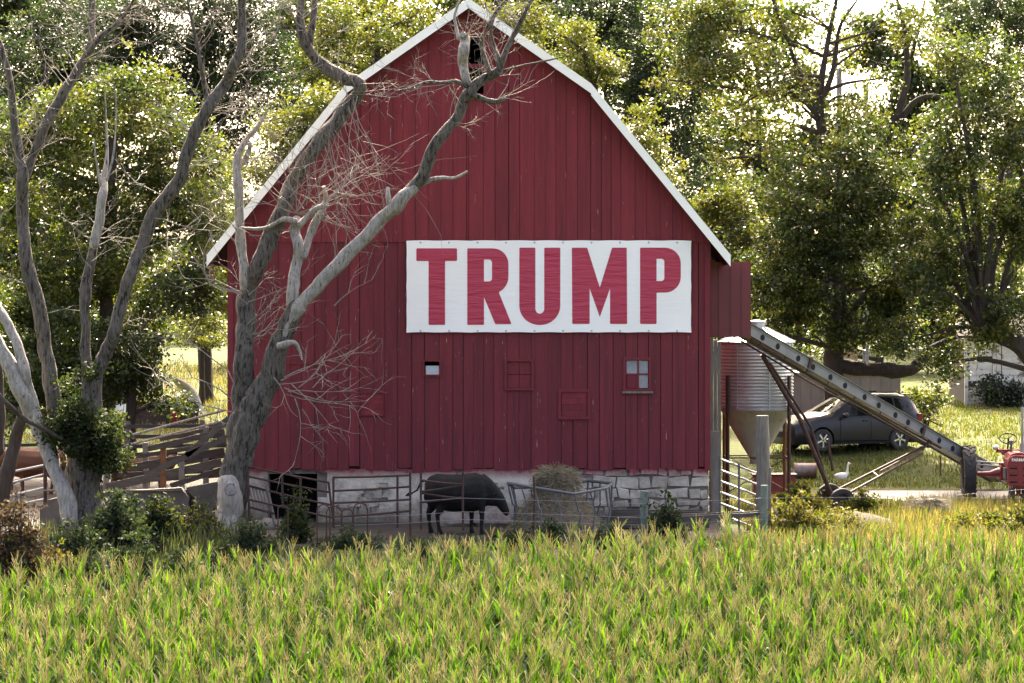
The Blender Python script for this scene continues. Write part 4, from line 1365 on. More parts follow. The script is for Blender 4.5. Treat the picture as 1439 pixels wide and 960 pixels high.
# weathered white shed at the right
x0, x1 = P(1356, 0, 104).x, P(1500, 0, 104).x
zs0 = gz(x0, 104)
sh = thing('white_shed', 'weathered white clapboard shed with flaking paint at the right', 'shed', (x0, 104, zs0))
ztop = P(0, 474, 104).z
MB().span((x0 + .05, 104.05, zs0 - .2), (x1, 108, ztop)).build('wall', M['plank'], sh)
nb_ = 11
for i in range(nb_):
    a_, c_ = lerp(zs0, ztop, i / nb_), lerp(zs0, ztop, (i + 1) / nb_)
    for (xa, xb) in ((x0 + .12, x0 + .42), (x0 + .42, x0 + .95), (x0 + 1.28, x0 + 2.0), (x0 + 2.35, x1)):
        if random.random() < .88:
            MB().add([(xa + .004, 104.0, a_ - .015), (xb - .004, 104.0, a_ - .015), (xb - .004, 104.035, c_), (xa + .004, 104.035, c_), (xa + .004, 104.05, a_ - .015), (xb - .004, 104.05, a_ - .015), (xb - .004, 104.05, c_), (xa + .004, 104.05, c_)],
                     [(0, 1, 2, 3), (4, 7, 6, 5), (0, 4, 5, 1), (2, 6, 7, 3), (0, 3, 7, 4), (1, 5, 6, 2)]).build('clapboard', M['white_paint'], sh)
for xa in (x0, x0 + .96, x0 + 1.97):
    MB().span((xa, 103.96, zs0 - .1), (xa + .12, 104.04, ztop)).build('trim_board', M['white_paint'], sh)
MB().span((x0 + 1.1, 104.0, zs0), (x0 + 1.25, 104.045, ztop - .1)).build('door_plank', M['white_paint'], sh)
MB().span((x0 + 2.12, 103.99, zs0), (x0 + 2.3, 104.045, ztop - .1)).build('door_plank', M['white_paint'], sh)
MB().prism([(103.6 - 0, ztop - .02), (106, ztop + .75), (108.3, ztop - .02), (108.3, ztop + .06), (106, ztop + .85), (103.6, ztop + .06)], x0 - .3, x1 + .2)
rfm = MB().prism([(103.6, ztop - .02), (106, ztop + .75), (108.3, ztop - .02), (108.3, ztop + .06), (106, ztop + .85), (103.6, ztop + .06)], x0 - .3, x1 + .2)
rfm.v = [(y_, x_, z_) for x_, y_, z_ in rfm.v]
rfm.build('roof', M['bark_dark'], sh)
# low grey shed behind the car
xa, xb = P(1098, 0, 97).x, P(1266, 0, 97).x
zg0 = gz(xa, 97)
lg = thing('grey_shed', 'long low grey sheet metal shed behind the parked car', 'shed', (xa, 97, zg0))
zt2 = P(0, 526, 97).z
MB().span((xa, 97.04, zg0 - .3), (xb, 100, zt2)).build('wall', M['steel_grey'], lg)
npn = 12
greyp = mat('grey_sheet', (.20, .19, .18), (.15, .142, .135), scale=2, rough=.7, perobj=.08)
for i in range(npn):
    MB().span((lerp(xa, xb, i / npn) + .004, 97.0, zg0 - .2), (lerp(xa, xb, (i + 1) / npn) - .004, 97.035, zt2)).build('panel', greyp, lg)
MB().span((xa - .1, 96.9, zt2 + .003), (xb + .1, 100.1, zt2 + .06)).build('roof', M['galv_dull'], lg)
# tan shed far behind
xa, xb = P(1178, 0, 116).x, P(1206, 0, 116).x
tn = thing('tan_shed', 'narrow tan shed glimpsed behind the dark trunk', 'shed', (xa, 116, gz(xa, 116)))
z0, z1 = gz(xa, 116), P(0, 466, 116).z
tanp = mat('tan_boards', (.34, .24, .13), (.25, .17, .09), scale=4, stretch=(3, 1, .5), perobj=.1)
for i in range(4):
    MB().span((lerp(xa, xb, i / 4) + .006, 116, z0 - .2), (lerp(xa, xb, (i + 1) / 4) - .006, 116.8, z1)).build('board', tanp, tn)
MB().prism([(xa - .15, z1 + .003), (xb + .15, z1 + .003), ((xa + xb) / 2, z1 + .4)], 115.9, 117).build('roof', M['rust'], tn)
# drum
q = P(1132, 690, 75.8)
q = P(1132, 655, 81.5)
DRS = .72
dr = thing('rusty_drum', 'rusty pale drum lying behind the leafy weeds near the elevator wheels', 'drum', (q.x, 81.5, gz(q.x, 81.5)))
z0 = gz(q.x, 81.5)
MB().lathe([(.02, -.42), (.27, -.42), (.285, -.40), (.275, -.38), (.275, -.13), (.285, -.12), (.275, -.11), (.275, .13), (.285, .14), (.275, .15), (.275, .38), (.285, .40), (.27, .42), (.02, .42)], 24, (q.x, 81.5, z0 + .29), 'x').shrink((q.x, 81.5, z0), DRS).build('barrel', mat('rusty_white_drum', (.24, .22, .22), (.15, .06, .035), scale=3, rough=.6, metal=.2), dr, True)
MB().lathe([(.02, -.445), (.05, -.445), (.05, -.42)], 10, (q.x, 81.62, z0 + .40), 'x').shrink((q.x, 81.5, z0), DRS).build('bung', M['rust'], dr)
# red box by the bin
q = P(1090, 690, 76.6)
rb_ = thing('red_crate', 'dark red metal box on the ground behind the bin legs', 'box', (q.x, 76.6, gz(q.x, 76.6)))
z0 = gz(q.x, 76.6)
MB().span((q.x - .55, 76.4, z0 - .02), (q.x + .5, 77.0, z0 + .62)).build('box', M['red_metal'], rb_)
MB().span((q.x - .58, 76.37, z0 + .625), (q.x + .53, 77.03, z0 + .67)).build('lid', M['rust'], rb_)
# dirt mounds
for (px, Y, r_, h_, lab) in [(1100, 68.4, .75, .50, 'low bare dirt mound beside the tall grey post'), (1205, 69.5, .9, .28, 'flat trampled dirt mound below the elevator wheels')]:
    q = P(px, 720, Y)
    mo = MB().lathe([(.01, 1.0), (.3, .93), (.6, .65), (.85, .28), (1.05, -.1)], 22)
    z0 = gz(q.x, Y)
    mo.v = [(q.x + x * r_ * (1 + .2 * noise.noise((x * 2, y * 2, px))), Y + y * r_ * .9, z0 + z * h_ * (1 + .35 * noise.noise((x * 2.5, y * 2.5, px + 3)))) for x, y, z in mo.v]
    tag(mo.build('dirt_mound', M['dirt'], None, True), lab, 'mound')
# far poles
for (px, py, lab) in ((1180, 96, 'pale far pole top on the left between the right hand trees'), (1217, 117, 'pale far pole top on the right between the right hand trees')):
    a, c_ = P(px, 480, 122), P(px, py, 122)
    tag(MB().tube([(a.x, 122, gz(a.x, 122) - .2), (a.x, 122, lerp(a.z, c_.z, .5)), c_], [.13, .12, .11], 8).build('pole', M['deadwood'], None, True), lab, 'pole', 'far poles')


# ------------------------------------------------------------------ trees
def smooth_path(pts, rad, sub=5):
    """Catmull-Rom through 3-D points"""
    out, ro = [], []
    n = len(pts)
    for i in range(n - 1):
        p0, p1, p2, p3 = pts[max(i - 1, 0)], pts[i], pts[i + 1], pts[min(i + 2, n - 1)]
        for k in range(sub):
            t = k / sub
            out.append(.5 * ((2 * p1) + (p2 - p0) * t + (2 * p0 - 5 * p1 + 4 * p2 - p3) * t * t + (3 * p1 - p0 - 3 * p2 + p3) * t ** 3))
            ro.append(lerp(rad[i], rad[i + 1], t))
    out.append(pts[-1]); ro.append(rad[-1])
    return out, ro


def limb_pts(trace, Y, dy=0):
    """trace of (px, py, width px); drifts dy metres in depth along the limb"""
    n = len(trace)
    pts, rad = [], []
    for i, (px, py, w_) in enumerate(trace):
        y = Y + dy * i / max(1, n - 1) + .12 * math.sin(i * 1.9 + px)
        pts.append(P(px, py, y))
        rad.append(w_ / 2 / (F / y))
    return pts, rad


def gnarl(a, r_):
    """kinks, swellings and burrs along a limb"""
    b_, q_ = [], []
    for i, (p, r) in enumerate(zip(a, r_)):
        k = Vector((p.x * 2.1, p.y * 2.1, p.z * 2.1))
        o_ = Vector((noise.noise(k), noise.noise(k + Vector((9, 0, 0))), noise.noise(k + Vector((0, 9, 0)))))
        b_.append(p + o_ * r * .32)
        f_ = 1 + .13 * noise.noise(k * 1.3 + Vector((3, 3, 3)))
        q_.append(r * f_)
    if len(q_) > 4: q_[0] *= .55
    return b_, q_


def limb(mb, trace, Y, dy=0, n=10, wob=.22, sub=5):
    pts, rad = limb_pts(trace, Y, dy)
    a, r_ = smooth_path(pts, rad, sub + 2)
    a, r_ = gnarl(a, r_)
    mb.tube(a, r_, n + 2, wob=wob)
    return pts, rad


def twig(mb, p, d, L, r, depth, up=.0, curl=.35):
    d = d.normalized()
    pts, q = [p], p
    seg = 5
    for i in range(seg):
        d = (d + Vector((random.gauss(0, curl), random.gauss(0, curl), random.gauss(0, curl) + up)) * .45).normalized()
        q = q + d * L / seg
        pts.append(q)
        if depth > 0 and i > 0 and random.random() < .75:
            nd_ = (d + Vector((random.gauss(0, .7), random.gauss(0, .7), random.gauss(0, .7) + up))).normalized()
            twig(mb, q, nd_, L * random.uniform(.4, .7), r * .6, depth - 1, up, curl)
    mb.tube(pts, [lerp(r, r * .25, i / seg) for i in range(seg + 1)], 4 if r > .012 else 3, cap=False)


def leaf_cloud(centres, per, spread, size, tints, flat=.55):
    """leaves scattered about twig tips: returns verts, quads, tints"""
    C = np.repeat(np.asarray(centres), per, axis=0)
    N = len(C)
    C = C + rng.normal(0, 1, (N, 3)) * np.array([spread, spread, spread * flat])
    nrm = rng.normal(0, 1, (N, 3)); nrm[:, 2] += .5
    nrm /= np.linalg.norm(nrm, axis=1)[:, None]
    d = rng.normal(0, 1, (N, 3)); d[:, 2] -= .35
    d -= nrm * (d * nrm).sum(1)[:, None]
    d /= np.linalg.norm(d, axis=1)[:, None]
    s = np.cross(nrm, d)
    L = (size * rng.uniform(.6, 1.35, N))[:, None]
    W = L * .34
    V = np.stack([C - d * L * .5, C + s * W - d * L * .05, C + d * L * .5, C - s * W - d * L * .05], axis=1).reshape(-1, 3)
    Q = np.arange(N * 4).reshape(-1, 4)
    T = np.asarray(tints)
    # each twig tip has its own tone
    nt_ = len(centres)
    tt = T[rng.integers(0, len(T), nt_)] * rng.uniform(.75, 1.25, (nt_, 1))
    tt = np.repeat(tt, per, axis=0) * rng.uniform(.75, 1.3, (N, 1))
    return V, Q, np.repeat(tt, 4, axis=0)


DENS = 6.0


def tips_in(clumps, Y, dens, depth=1.0):
    """twig tips spread through ellipsoids given in photo pixels around depth Y"""
    out, cen = [], []
    for cl in clumps:
        px, py, rx, ry = cl[:4]
        k_ = cl[4] if len(cl) > 4 else 1.0
        yy = Y + rng.normal(0, .7) * depth
        c = np.array(P(px, py, yy))
        s_ = yy / F
        a, b_ = rx * s_, ry * s_
        dp = (a + b_) / 2 * 1.1
        n = max(6, int(DENS * dens * k_ * a * b_ * (1 + dp) * .9))
        u = rng.normal(0, 1, (n, 3))
        u /= np.linalg.norm(u, axis=1)[:, None]
        r_ = rng.uniform(.12, 1, n) ** .45 * np.where(rng.random(n) < .12, 1.22, 1.0)
        # ragged outline
        lump = np.array([1 + .55 * noise.noise(Vector((float(x[0]) * 2.3 + px, float(x[1]) * 2.3, float(x[2]) * 2.3 + py))) for x in u])
        q = c + u * (r_ * lump)[:, None] * np.array([a, dp, b_])
        keep = np.array([noise.noise(Vector((float(z[0]) * .9 + 3, float(z[1]) * .9, float(z[2]) * 1.1))) + .7 * noise.noise(Vector((float(z[0]) * 2.1, float(z[1]) * 2.1 + 5, float(z[2]) * 2.6))) > -.10 for z in q])
        out.append(q[keep])
        cen.append((Vector(c), a))
    return np.concatenate(out), cen


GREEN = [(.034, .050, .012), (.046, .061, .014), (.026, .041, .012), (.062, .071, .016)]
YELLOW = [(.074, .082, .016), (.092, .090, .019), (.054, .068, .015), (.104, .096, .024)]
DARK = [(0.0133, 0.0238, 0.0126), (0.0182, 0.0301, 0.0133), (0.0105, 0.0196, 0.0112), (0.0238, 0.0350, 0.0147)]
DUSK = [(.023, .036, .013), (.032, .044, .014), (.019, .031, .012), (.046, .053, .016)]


def leafy_tree(name, label, clumps, Y, trunk, tints, dens=15, per=30, spread=.17, size=.115, bark='bark_dark', limbs=(), depth=1.0, group=None, cat='tree'):
    bp_ = P(trunk[0][0], trunk[0][1], Y)
    g = gz(bp_.x, Y)
    t = thing(name, label, cat, (bp_.x, Y, g), 0, group)
    tips, cen = tips_in(clumps, Y, dens, depth)
    V, Q, T = leaf_cloud(tips, per, spread, size, tints)
    link('crown', np_mesh('crown', V, Q, T, (bp_.x, Y, g)), M['leaf'], t)
    mb = MB()
    pts, rad = limb_pts(trunk, Y)
    pts[0].z = g - .15
    a, r_ = smooth_path(pts, rad, 5)
    mb.tube(a, r_, 9, wob=.2)
    for lm in limbs: limb(mb, lm, Y, random.uniform(-.6, .6), 7)
    # limbs from the trunk into each clump
    for c, ra in cen:
        k = min(range(len(a)), key=lambda i: (a[i] - c).length + max(0, a[i].z - c.z + .3) * 2)
        k = max(2, k)
        s_ = a[k]
        m_ = lerp(s_, c, .5) + Vector((random.uniform(-.3, .3), random.uniform(-.3, .3), random.uniform(-.1, .4)))
        r0 = min(r_[k] * .55, .03 + .022 * (c - s_).length)
        p2, q2 = smooth_path([s_, m_, c], [r0, r0 * .7, r0 * .3], 4)
        mb.tube(p2, q2, 6, cap=False)
        for _ in range(4):
            twig(mb, c + Vector((random.gauss(0, .2), random.gauss(0, .2), random.gauss(0, .2))), Vector((random.gauss(0, 1), random.gauss(0, 1), random.gauss(.3, .7))), ra * random.uniform(.6, 1.1), .018, 1)
    mb.build('trunk', M[bark], t, True, fix=False)
    return t


BG = 'leafy trees behind the barn'
leafy_tree('leafy_tree', 'broad mid green leafy tree behind the dead trunks at the left', [(90, 170, 65, 60), (190, 150, 75, 65), (255, 225, 65, 75), (120, 265, 85, 80), (210, 320, 75, 75), (95, 380, 85, 75), (185, 425, 65, 55), (285, 310, 48, 65), (15, 230, 45, 90), (10, 380, 45, 80), (60, 470, 60, 45)], 84, [(150, 650, 22), (150, 480, 20), (150, 330, 15), (160, 200, 14)], GREEN + YELLOW[:2], group=BG)
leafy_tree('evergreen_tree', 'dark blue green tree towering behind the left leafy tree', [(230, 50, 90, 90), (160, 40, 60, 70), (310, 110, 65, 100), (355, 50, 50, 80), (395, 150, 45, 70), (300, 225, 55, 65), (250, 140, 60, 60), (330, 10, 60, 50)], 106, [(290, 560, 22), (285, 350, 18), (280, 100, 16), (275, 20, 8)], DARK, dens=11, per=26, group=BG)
leafy_tree('leafy_tree', 'yellow green tree behind the left slope of the barn roof', [(410, 195, 50, 50), (368, 262, 55, 60), (445, 150, 40, 38), (338, 335, 42, 50), (440, 215, 40, 50), (310, 400, 40, 45)], 96, [(372, 560, 20), (375, 400, 18), (385, 250, 10)], YELLOW, group=BG)
leafy_tree('leafy_tree', 'pale airy tree showing above the left roof edge of the barn', [(500, 75, 55, 55), (560, 65, 50, 55), (605, 60, 36, 45), (470, 30, 40, 45), (525, 115, 50, 35), (590, 20, 30, 24, .6), (440, 90, 40, 45)], 112, [(535, 420, 18), (535, 250, 14), (530, 60, 6)], YELLOW + GREEN[:1], dens=9, group=BG)
leafy_tree('leafy_tree', 'dark thin leaved tree in the upper left corner with sky gaps', [(50, 60, 60, 50), (15, 130, 45, 55), (110, 20, 60, 40), (150, 90, 40, 40, .6)], 114, [(60, 560, 16), (60, 300, 12), (65, 60, 8)], DARK + DUSK, dens=8, group=BG)
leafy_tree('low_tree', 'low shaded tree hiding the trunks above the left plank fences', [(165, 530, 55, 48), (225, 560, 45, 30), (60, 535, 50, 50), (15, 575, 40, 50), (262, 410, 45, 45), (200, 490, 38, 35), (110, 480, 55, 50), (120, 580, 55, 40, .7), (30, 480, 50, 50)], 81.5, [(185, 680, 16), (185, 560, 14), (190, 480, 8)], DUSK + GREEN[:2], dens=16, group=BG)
leafy_tree('leafy_bush', 'sunlit bush at the edge of the meadow left of the barn', [(285, 455, 34, 26), (262, 478, 26, 18), (310, 480, 30, 20)], 104, [(285, 520, 8), (285, 470, 6)], YELLOW, dens=14, group=BG, cat='bush')
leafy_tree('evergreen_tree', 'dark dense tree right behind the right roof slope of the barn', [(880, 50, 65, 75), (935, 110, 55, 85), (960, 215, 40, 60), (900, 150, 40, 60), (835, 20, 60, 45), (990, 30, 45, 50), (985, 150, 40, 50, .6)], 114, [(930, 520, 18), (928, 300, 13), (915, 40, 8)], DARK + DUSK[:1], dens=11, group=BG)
leafy_tree('leafy_tree', 'yellow green crown peeping over the right upper roof slope', [(790, 62, 52, 36), (840, 95, 38, 28), (735, 30, 45, 30), (895, 195, 40, 48), (928, 235, 32, 34)], 102, [(860, 500, 20), (860, 250, 14), (820, 70, 7)], YELLOW, dens=15, group=BG)
leafy_tree('open_tree', 'tall open tree with visible dark branches against the bright sky', [(955, 45, 48, 48), (1000, 90, 52, 48), (938, 112, 30, 30), (1030, 18, 55, 38), (1085, 95, 42, 45, .55), (1130, 25, 60, 32, .6), (1045, 170, 55, 36, .55), (1100, 205, 50, 30, .5), (1272, 35, 42, 38, .55), (1205, 140, 34, 24, .6), (1010, 225, 45, 30, .35), (1245, 110, 34, 30, .5), (1190, 165, 40, 30, .7), (1220, 175, 40, 36, .8), (1060, 60, 40, 40, .5), (1170, 60, 50, 40, .35), (1280, 210, 40, 40, .4), (1050, 235, 50, 40, .4), (1320, 60, 34, 40, .4), (1130, 150, 50, 40, .35)], 93,
           [(1172, 560, 24), (1165, 400, 18), (1157, 210, 14), (1152, 145, 13), (1160, 80, 8), (1178, -10, 5)], GREEN[:2] + YELLOW + DUSK[:1], dens=12,
           limbs=[[(1155, 160, 11), (1130, 120, 8), (1108, 60, 6), (1085, -5, 4)], [(1155, 165, 10), (1125, 138, 7), (1080, 128, 5), (1040, 150, 3)], [(1153, 150, 9), (1172, 95, 7), (1180, 40, 5), (1205, 0, 3)], [(1160, 330, 14), (1225, 225, 12), (1262, 160, 11), (1276, 100, 9), (1270, 35, 6), (1258, -10, 4)], [(1245, 200, 9), (1290, 140, 7), (1330, 136, 4)], [(1240, 270, 12), (1285, 205, 9), (1310, 165, 7), (1330, 140, 4)], [(1276, 100, 6), (1292, 40, 4), (1300, 0, 3)], [(1172, 95, 4), (1215, 60, 3), (1235, 20, 2)]], group=BG)
leafy_tree('leafy_tree', 'dense half lit tree with a dark forked trunk above the grain bin', [(1200, 215, 46, 38), (1160, 262, 56, 38), (1232, 262, 44, 48), (1120, 302, 48, 38), (1185, 330, 66, 48), (1145, 395, 70, 50), (1225, 400, 56, 55), (1105, 435, 52, 42), (1085, 385, 46, 46), (1255, 460, 46, 40), (1130, 480, 40, 30, .7), (1200, 460, 50, 36, .8), (1100, 345, 50, 50, .8), (1060, 470, 40, 30, .7), (1265, 330, 46, 46, .8), (1255, 395, 46, 40, .8), (1110, 250, 40, 34, .7)], 89,
           [(1172, 575, 30), (1172, 505, 27), (1180, 450, 20), (1180, 400, 15), (1172, 340, 9)], GREEN + DUSK[:2] + YELLOW[:2], dens=17,
           limbs=[[(1172, 512, 20), (1210, 518, 20), (1270, 521, 19), (1290, 512, 17), (1312, 490, 12), (1345, 474, 7)], [(1182, 440, 12), (1165, 415, 10), (1140, 412, 8)], [(1184, 460, 11), (1205, 430, 8), (1225, 400, 5)]], group=BG)
leafy_tree('leafy_tree', 'low bright yellow green tree just right of the barn eave', [(1030, 290, 48, 38), (1072, 325, 46, 38), (1000, 292, 28, 28), (1045, 380, 48, 55), (1075, 440, 45, 40), (1100, 280, 30, 30)], 99, [(1062, 560, 18), (1060, 420, 14), (1050, 310, 7)], YELLOW + GREEN[:2], dens=16, group=BG)
leafy_tree('leafy_tree', 'big dense sunlit tree filling the right edge with an arching dark limb', [(1385, 95, 58, 48), (1338, 85, 36, 36), (1425, 180, 50, 60), (1330, 180, 44, 46), (1362, 265, 58, 56), (1312, 330, 48, 54), (1400, 350, 58, 66), (1335, 410, 56, 50), (1415, 440, 40, 40), (1292, 395, 36, 46), (1288, 475, 42, 34), (1325, 512, 34, 30, .8), (1460, 300, 50, 80), (1310, 250, 36, 50, .7), (1370, 480, 36, 30, .6), (1430, 290, 40, 50), (1345, 345, 50, 50)], 86,
           [(1490, 640, 44), (1470, 540, 36), (1440, 490, 30), (1405, 470, 26), (1380, 462, 20)], YELLOW[:3] + GREEN + DUSK, dens=15,
           limbs=[[(1395, 466, 13), (1403, 440, 10), (1412, 405, 7), (1425, 380, 4)], [(1478, 560, 24), (1475, 400, 18), (1440, 260, 8), (1410, 150, 4)]], group=BG)
leafy_tree('evergreen_tree', 'dark tree in the upper right corner behind the sunlit crown', [(1400, 18, 65, 45), (1445, 60, 40, 60), (1335, 18, 38, 28, .7), (1430, 110, 40, 40)], 118, [(1420, 560, 24), (1420, 300, 18), (1415, 30, 8)], DARK + DUSK, dens=13, group=BG)
leafy_tree('leafy_bush', 'sunlit leafy bush at the tail of the parked car', [(1300, 590, 26, 18), (1290, 565, 22, 20), (1325, 600, 22, 14), (1320, 560, 22, 20, .7)], 92, [(1303, 622, 8), (1300, 590, 6), (1300, 570, 4)], YELLOW + GREEN, dens=22, per=24, spread=.14, size=.11, group=BG, cat='bush')
leafy_tree('leafy_bush', 'dark nettle bush against the white shed wall', [(1392, 548, 18, 30), (1420, 555, 24, 24)], 103, [(1400, 582, 6), (1400, 560, 5), (1400, 540, 3)], DARK, dens=22, per=24, spread=.15, size=.11, group=BG, cat='bush')
leafy_tree('leafy_bush', 'dark shaded thicket far back between the left trunks', [(40, 540, 50, 45), (110, 545, 50, 40), (175, 530, 40, 45), (205, 470, 30, 40), (-10, 500, 50, 60), (60, 450, 60, 50), (140, 460, 50, 50)], 99, [(100, 610, 10), (100, 560, 8), (100, 500, 5)], DARK + DUSK, dens=15, group=BG, cat='bush')
leafy_tree('leafy_tree', 'shaded tree far back between the shed and the grain bin', [(1250, 440, 50, 45), (1300, 440, 50, 50), (1350, 440, 50, 40), (1130, 450, 50, 45), (1280, 380, 50, 50), (1040, 450, 40, 50), (1400, 430, 50, 30), (1230, 350, 50, 40), (1090, 490, 40, 30)], 125, [(1235, 560, 14), (1240, 460, 10), (1245, 400, 6)], DUSK + DARK[:2], dens=9, size=.15, group=BG)
for (lab, xs0, Yb, tn, dn) in (('tall dusky tree behind everything at the far left', [(-20, 60), (40, 20), (90, 90), (30, 150), (130, 30), (100, 190), (-10, 230), (60, 290), (150, 130)], 138, DUSK + GREEN[:2], 10),
                          ('tall pale tree far behind the left roof slope', [(420, 30), (480, 20), (540, 30), (390, 90), (450, 100), (520, 90), (590, 60), (430, 180), (640, 20)], 142, YELLOW + GREEN, 5),
                          ('tall hazy tree far behind the ridge and right roof slope', [(700, 10), (750, 30), (800, 10), (850, 70), (780, 80), (910, 30), (960, 80), (900, 130), (1000, 20)], 144, GREEN + DUSK, 6),
                          ('tall hazy tree far behind the open dark branches', [(1020, 130), (1060, 200), (1000, 250), (1090, 260), (1120, 120), (1080, 40), (1010, 190), (1150, 210), (1050, 280)], 146, GREEN + YELLOW, 3.4),
                          ('tall hazy tree far behind the right hand crowns', [(1240, 60), (1290, 130), (1260, 200), (1320, 240), (1290, 290), (1350, 30), (1380, 130), (1430, 210), (1230, 290), (1400, 280)], 148, GREEN + DUSK, 6.0)):
    mx_ = sum(c_[0] for c_ in xs0) / len(xs0)
    leafy_tree('background_tree', lab, [(a_, c_, 52, 46) for a_, c_ in xs0] + [(a_, 330 + 40 * (k_ % 3), 60, 55) for k_, (a_, c_) in enumerate(xs0[::2])], Yb, [(mx_, 470, 12), (mx_ + 4, 300, 10), (mx_, 60, 4)], tn, dens=dn * .85, per=22, spread=.36, size=.27, group=BG)
# the far wood reads as one mass
tips, _ = tips_in([(x, 440 + 24 * math.sin(x * .013) - (30 if x < 1000 else 0), 66, 62, .4) for x in range(-60, 1560, 55) if not 330 < x < 1000], 165, 3.2, 6)
V, Q, T = leaf_cloud(tips, 26, .5, .30, DUSK + GREEN)
tag(link('far_woodland', np_mesh('far_woodland', V, Q, T), M['leaf']), 'far green wood behind the farm', 'woodland', kind='stuff')

# ------------------------------------------------------------------ dead forked tree in front of the barn
Y1 = 66.0
q = P(325, 742, Y1)
dt = thing('forked_tree', 'big half dead forked tree with bare limbs in front of the barn', 'tree', (q.x, Y1, gz(q.x, Y1)))
tk = MB()
limb(tk, [(324, 752, 50), (326, 720, 41), (329, 680, 37), (334, 640, 37), (341, 600, 38), (346, 575, 32)], Y1, 0, 30, .25)
tk.build('trunk', M['bark'], dt, True, fix=False)
l1 = MB()
limb(l1, [(332, 680, 22), (338, 620, 31), (343, 560, 30), (344, 505, 28), (347, 450, 28), (350, 407, 26), (364, 372, 24), (381, 332, 23), (397, 292, 22), (411, 258, 22), (432, 222, 21), (456, 192, 21), (480, 160, 20), (497, 138, 20), (505, 124, 20), (499, 113, 19), (478, 106, 18), (447, 86, 17), (428, 58, 14), (422, 34, 12), (424, 0, 11), (425, -25, 10)], Y1, .7, 22, .22)
limb(l1, [(436, 70, 11), (437, 50, 10), (441, 25, 9), (443, -20, 8)], Y1 + .7, .2, 8)
l1.build('limb', M['bark'], dt, True, fix=False)
l2 = MB()
limb(l2, [(334, 660, 26), (340, 620, 38), (362, 565, 42), (385, 510, 30), (402, 466, 26), (412, 438, 24), (418, 424, 18)], Y1 - .1, -.3, 22, .22)
l2.build('limb', M['bark'], dt, True, fix=False)
l3 = MB()
limb(l3, [(398, 474, 10), (408, 450, 16), (418, 434, 19), (430, 421, 19), (453, 396, 19), (495, 351, 19), (536, 310, 19), (564, 283, 19), (585, 262, 17)], Y1 - .4, -.3, 10, .2)
limb(l3, [(548, 292, 9), (545, 276, 8), (545, 264, 6)], Y1 - .7, 0, 7)
limb(l3, [(580, 266, 8), (604, 253, 7), (622, 250, 6), (640, 250, 5), (658, 241, 3)], Y1 - .7, -.2, 7)
l3.build('bare_limb', M['deadwood'], dt, True, fix=False)
l4 = MB()
limb(l4, [(575, 270, 17), (595, 245, 18), (611, 207, 18), (628, 184, 17), (642, 166, 16), (652, 145, 16), (661, 128, 16), (674, 115, 15), (690, 106, 14), (703, 100, 12)], Y1 - .7, -.3, 10, .2)
limb(l4, [(663, 132, 10), (680, 140, 9), (695, 143, 8), (712, 138, 4)], Y1 - .9, 0, 7)
limb(l4, [(700, 103, 9), (707, 85, 8), (713, 68, 7), (725, 45, 7), (738, 18, 6), (752, -10, 4)], Y1 - 1.0, -.2, 7)
limb(l4, [(703, 100, 8), (700, 80, 7), (694, 64, 6), (690, 45, 5), (697, 20, 4), (718, -8, 3)], Y1 - 1.0, .1, 7)
limb(l4, [(690, 104, 7), (683, 85, 7), (677, 62, 7), (683, 42, 5), (694, 22, 5), (706, 6, 4)], Y1 - .9, .2, 7)
limb(l4, [(640, 115, 6), (620, 117, 6), (600, 116, 5), (575, 125, 4), (556, 128, 2)], Y1 - .9, .1, 6)
limb(l4, [(661, 124, 8), (650, 118, 7), (640, 114, 6)], Y1 - .9, 0, 6)
limb(l4, [(706, 100, 4), (735, 92, 3), (760, 87, 3), (800, 78, 2)], Y1 - 1, 0, 5)
l4.build('limb', M['bark'], dt, True, fix=False)
sn = MB()
limb(sn, [(662, 122, 9), (655, 112, 11), (652, 90, 14), (653, 70, 15), (654, 56, 14), (650, 48, 9)], Y1 - .9, 0, 9)
limb(sn, [(646, 56, 6), (642, 38, 5), (640, 20, 4), (650, -8, 3)], Y1 - .9, 0, 6)
sn.build('dead_snag', M['deadwood'], dt, True, fix=False)
sn = MB()
limb(sn, [(346, 410, 17), (342, 380, 15), (339, 351, 14), (337, 310, 14), (336, 270, 14), (335, 245, 13), (334, 222, 11), (341, 205, 10), (350, 192, 8), (358, 184, 7), (370, 166, 5), (379, 149, 2)], Y1 + .2, .2, 9)
limb(sn, [(341, 232, 8), (350, 212, 8), (352, 200, 5)], Y1 + .3, 0, 6)
sn.build('dead_snag', M['deadwood'], dt, True, fix=False)
sn = MB()
limb(sn, [(412, 436, 20), (412, 407, 17), (418, 372, 16), (419, 345, 15), (415, 322, 14), (417, 308, 12)], Y1 - .2, .2, 9)
limb(sn, [(424, 365, 13), (434, 335, 12), (444, 312, 12), (455, 295, 11), (459, 280, 8), (455, 262, 6)], Y1 - .1, .3, 9)
limb(sn, [(420, 318, 9), (432, 305, 9), (448, 292, 9), (462, 290, 5)], Y1 - .1, 0, 8)
limb(sn, [(418, 312, 8), (400, 308, 7), (380, 318, 6), (360, 322, 5), (338, 320, 3)], Y1 - .2, 0, 6)
limb(sn, [(392, 487, 12), (405, 482, 10), (415, 482, 9), (421, 492, 5), (425, 506, 2)], Y1 - .5, 0, 7)
sn.build('dead_snag', M['deadwood'], dt, True, fix=False)
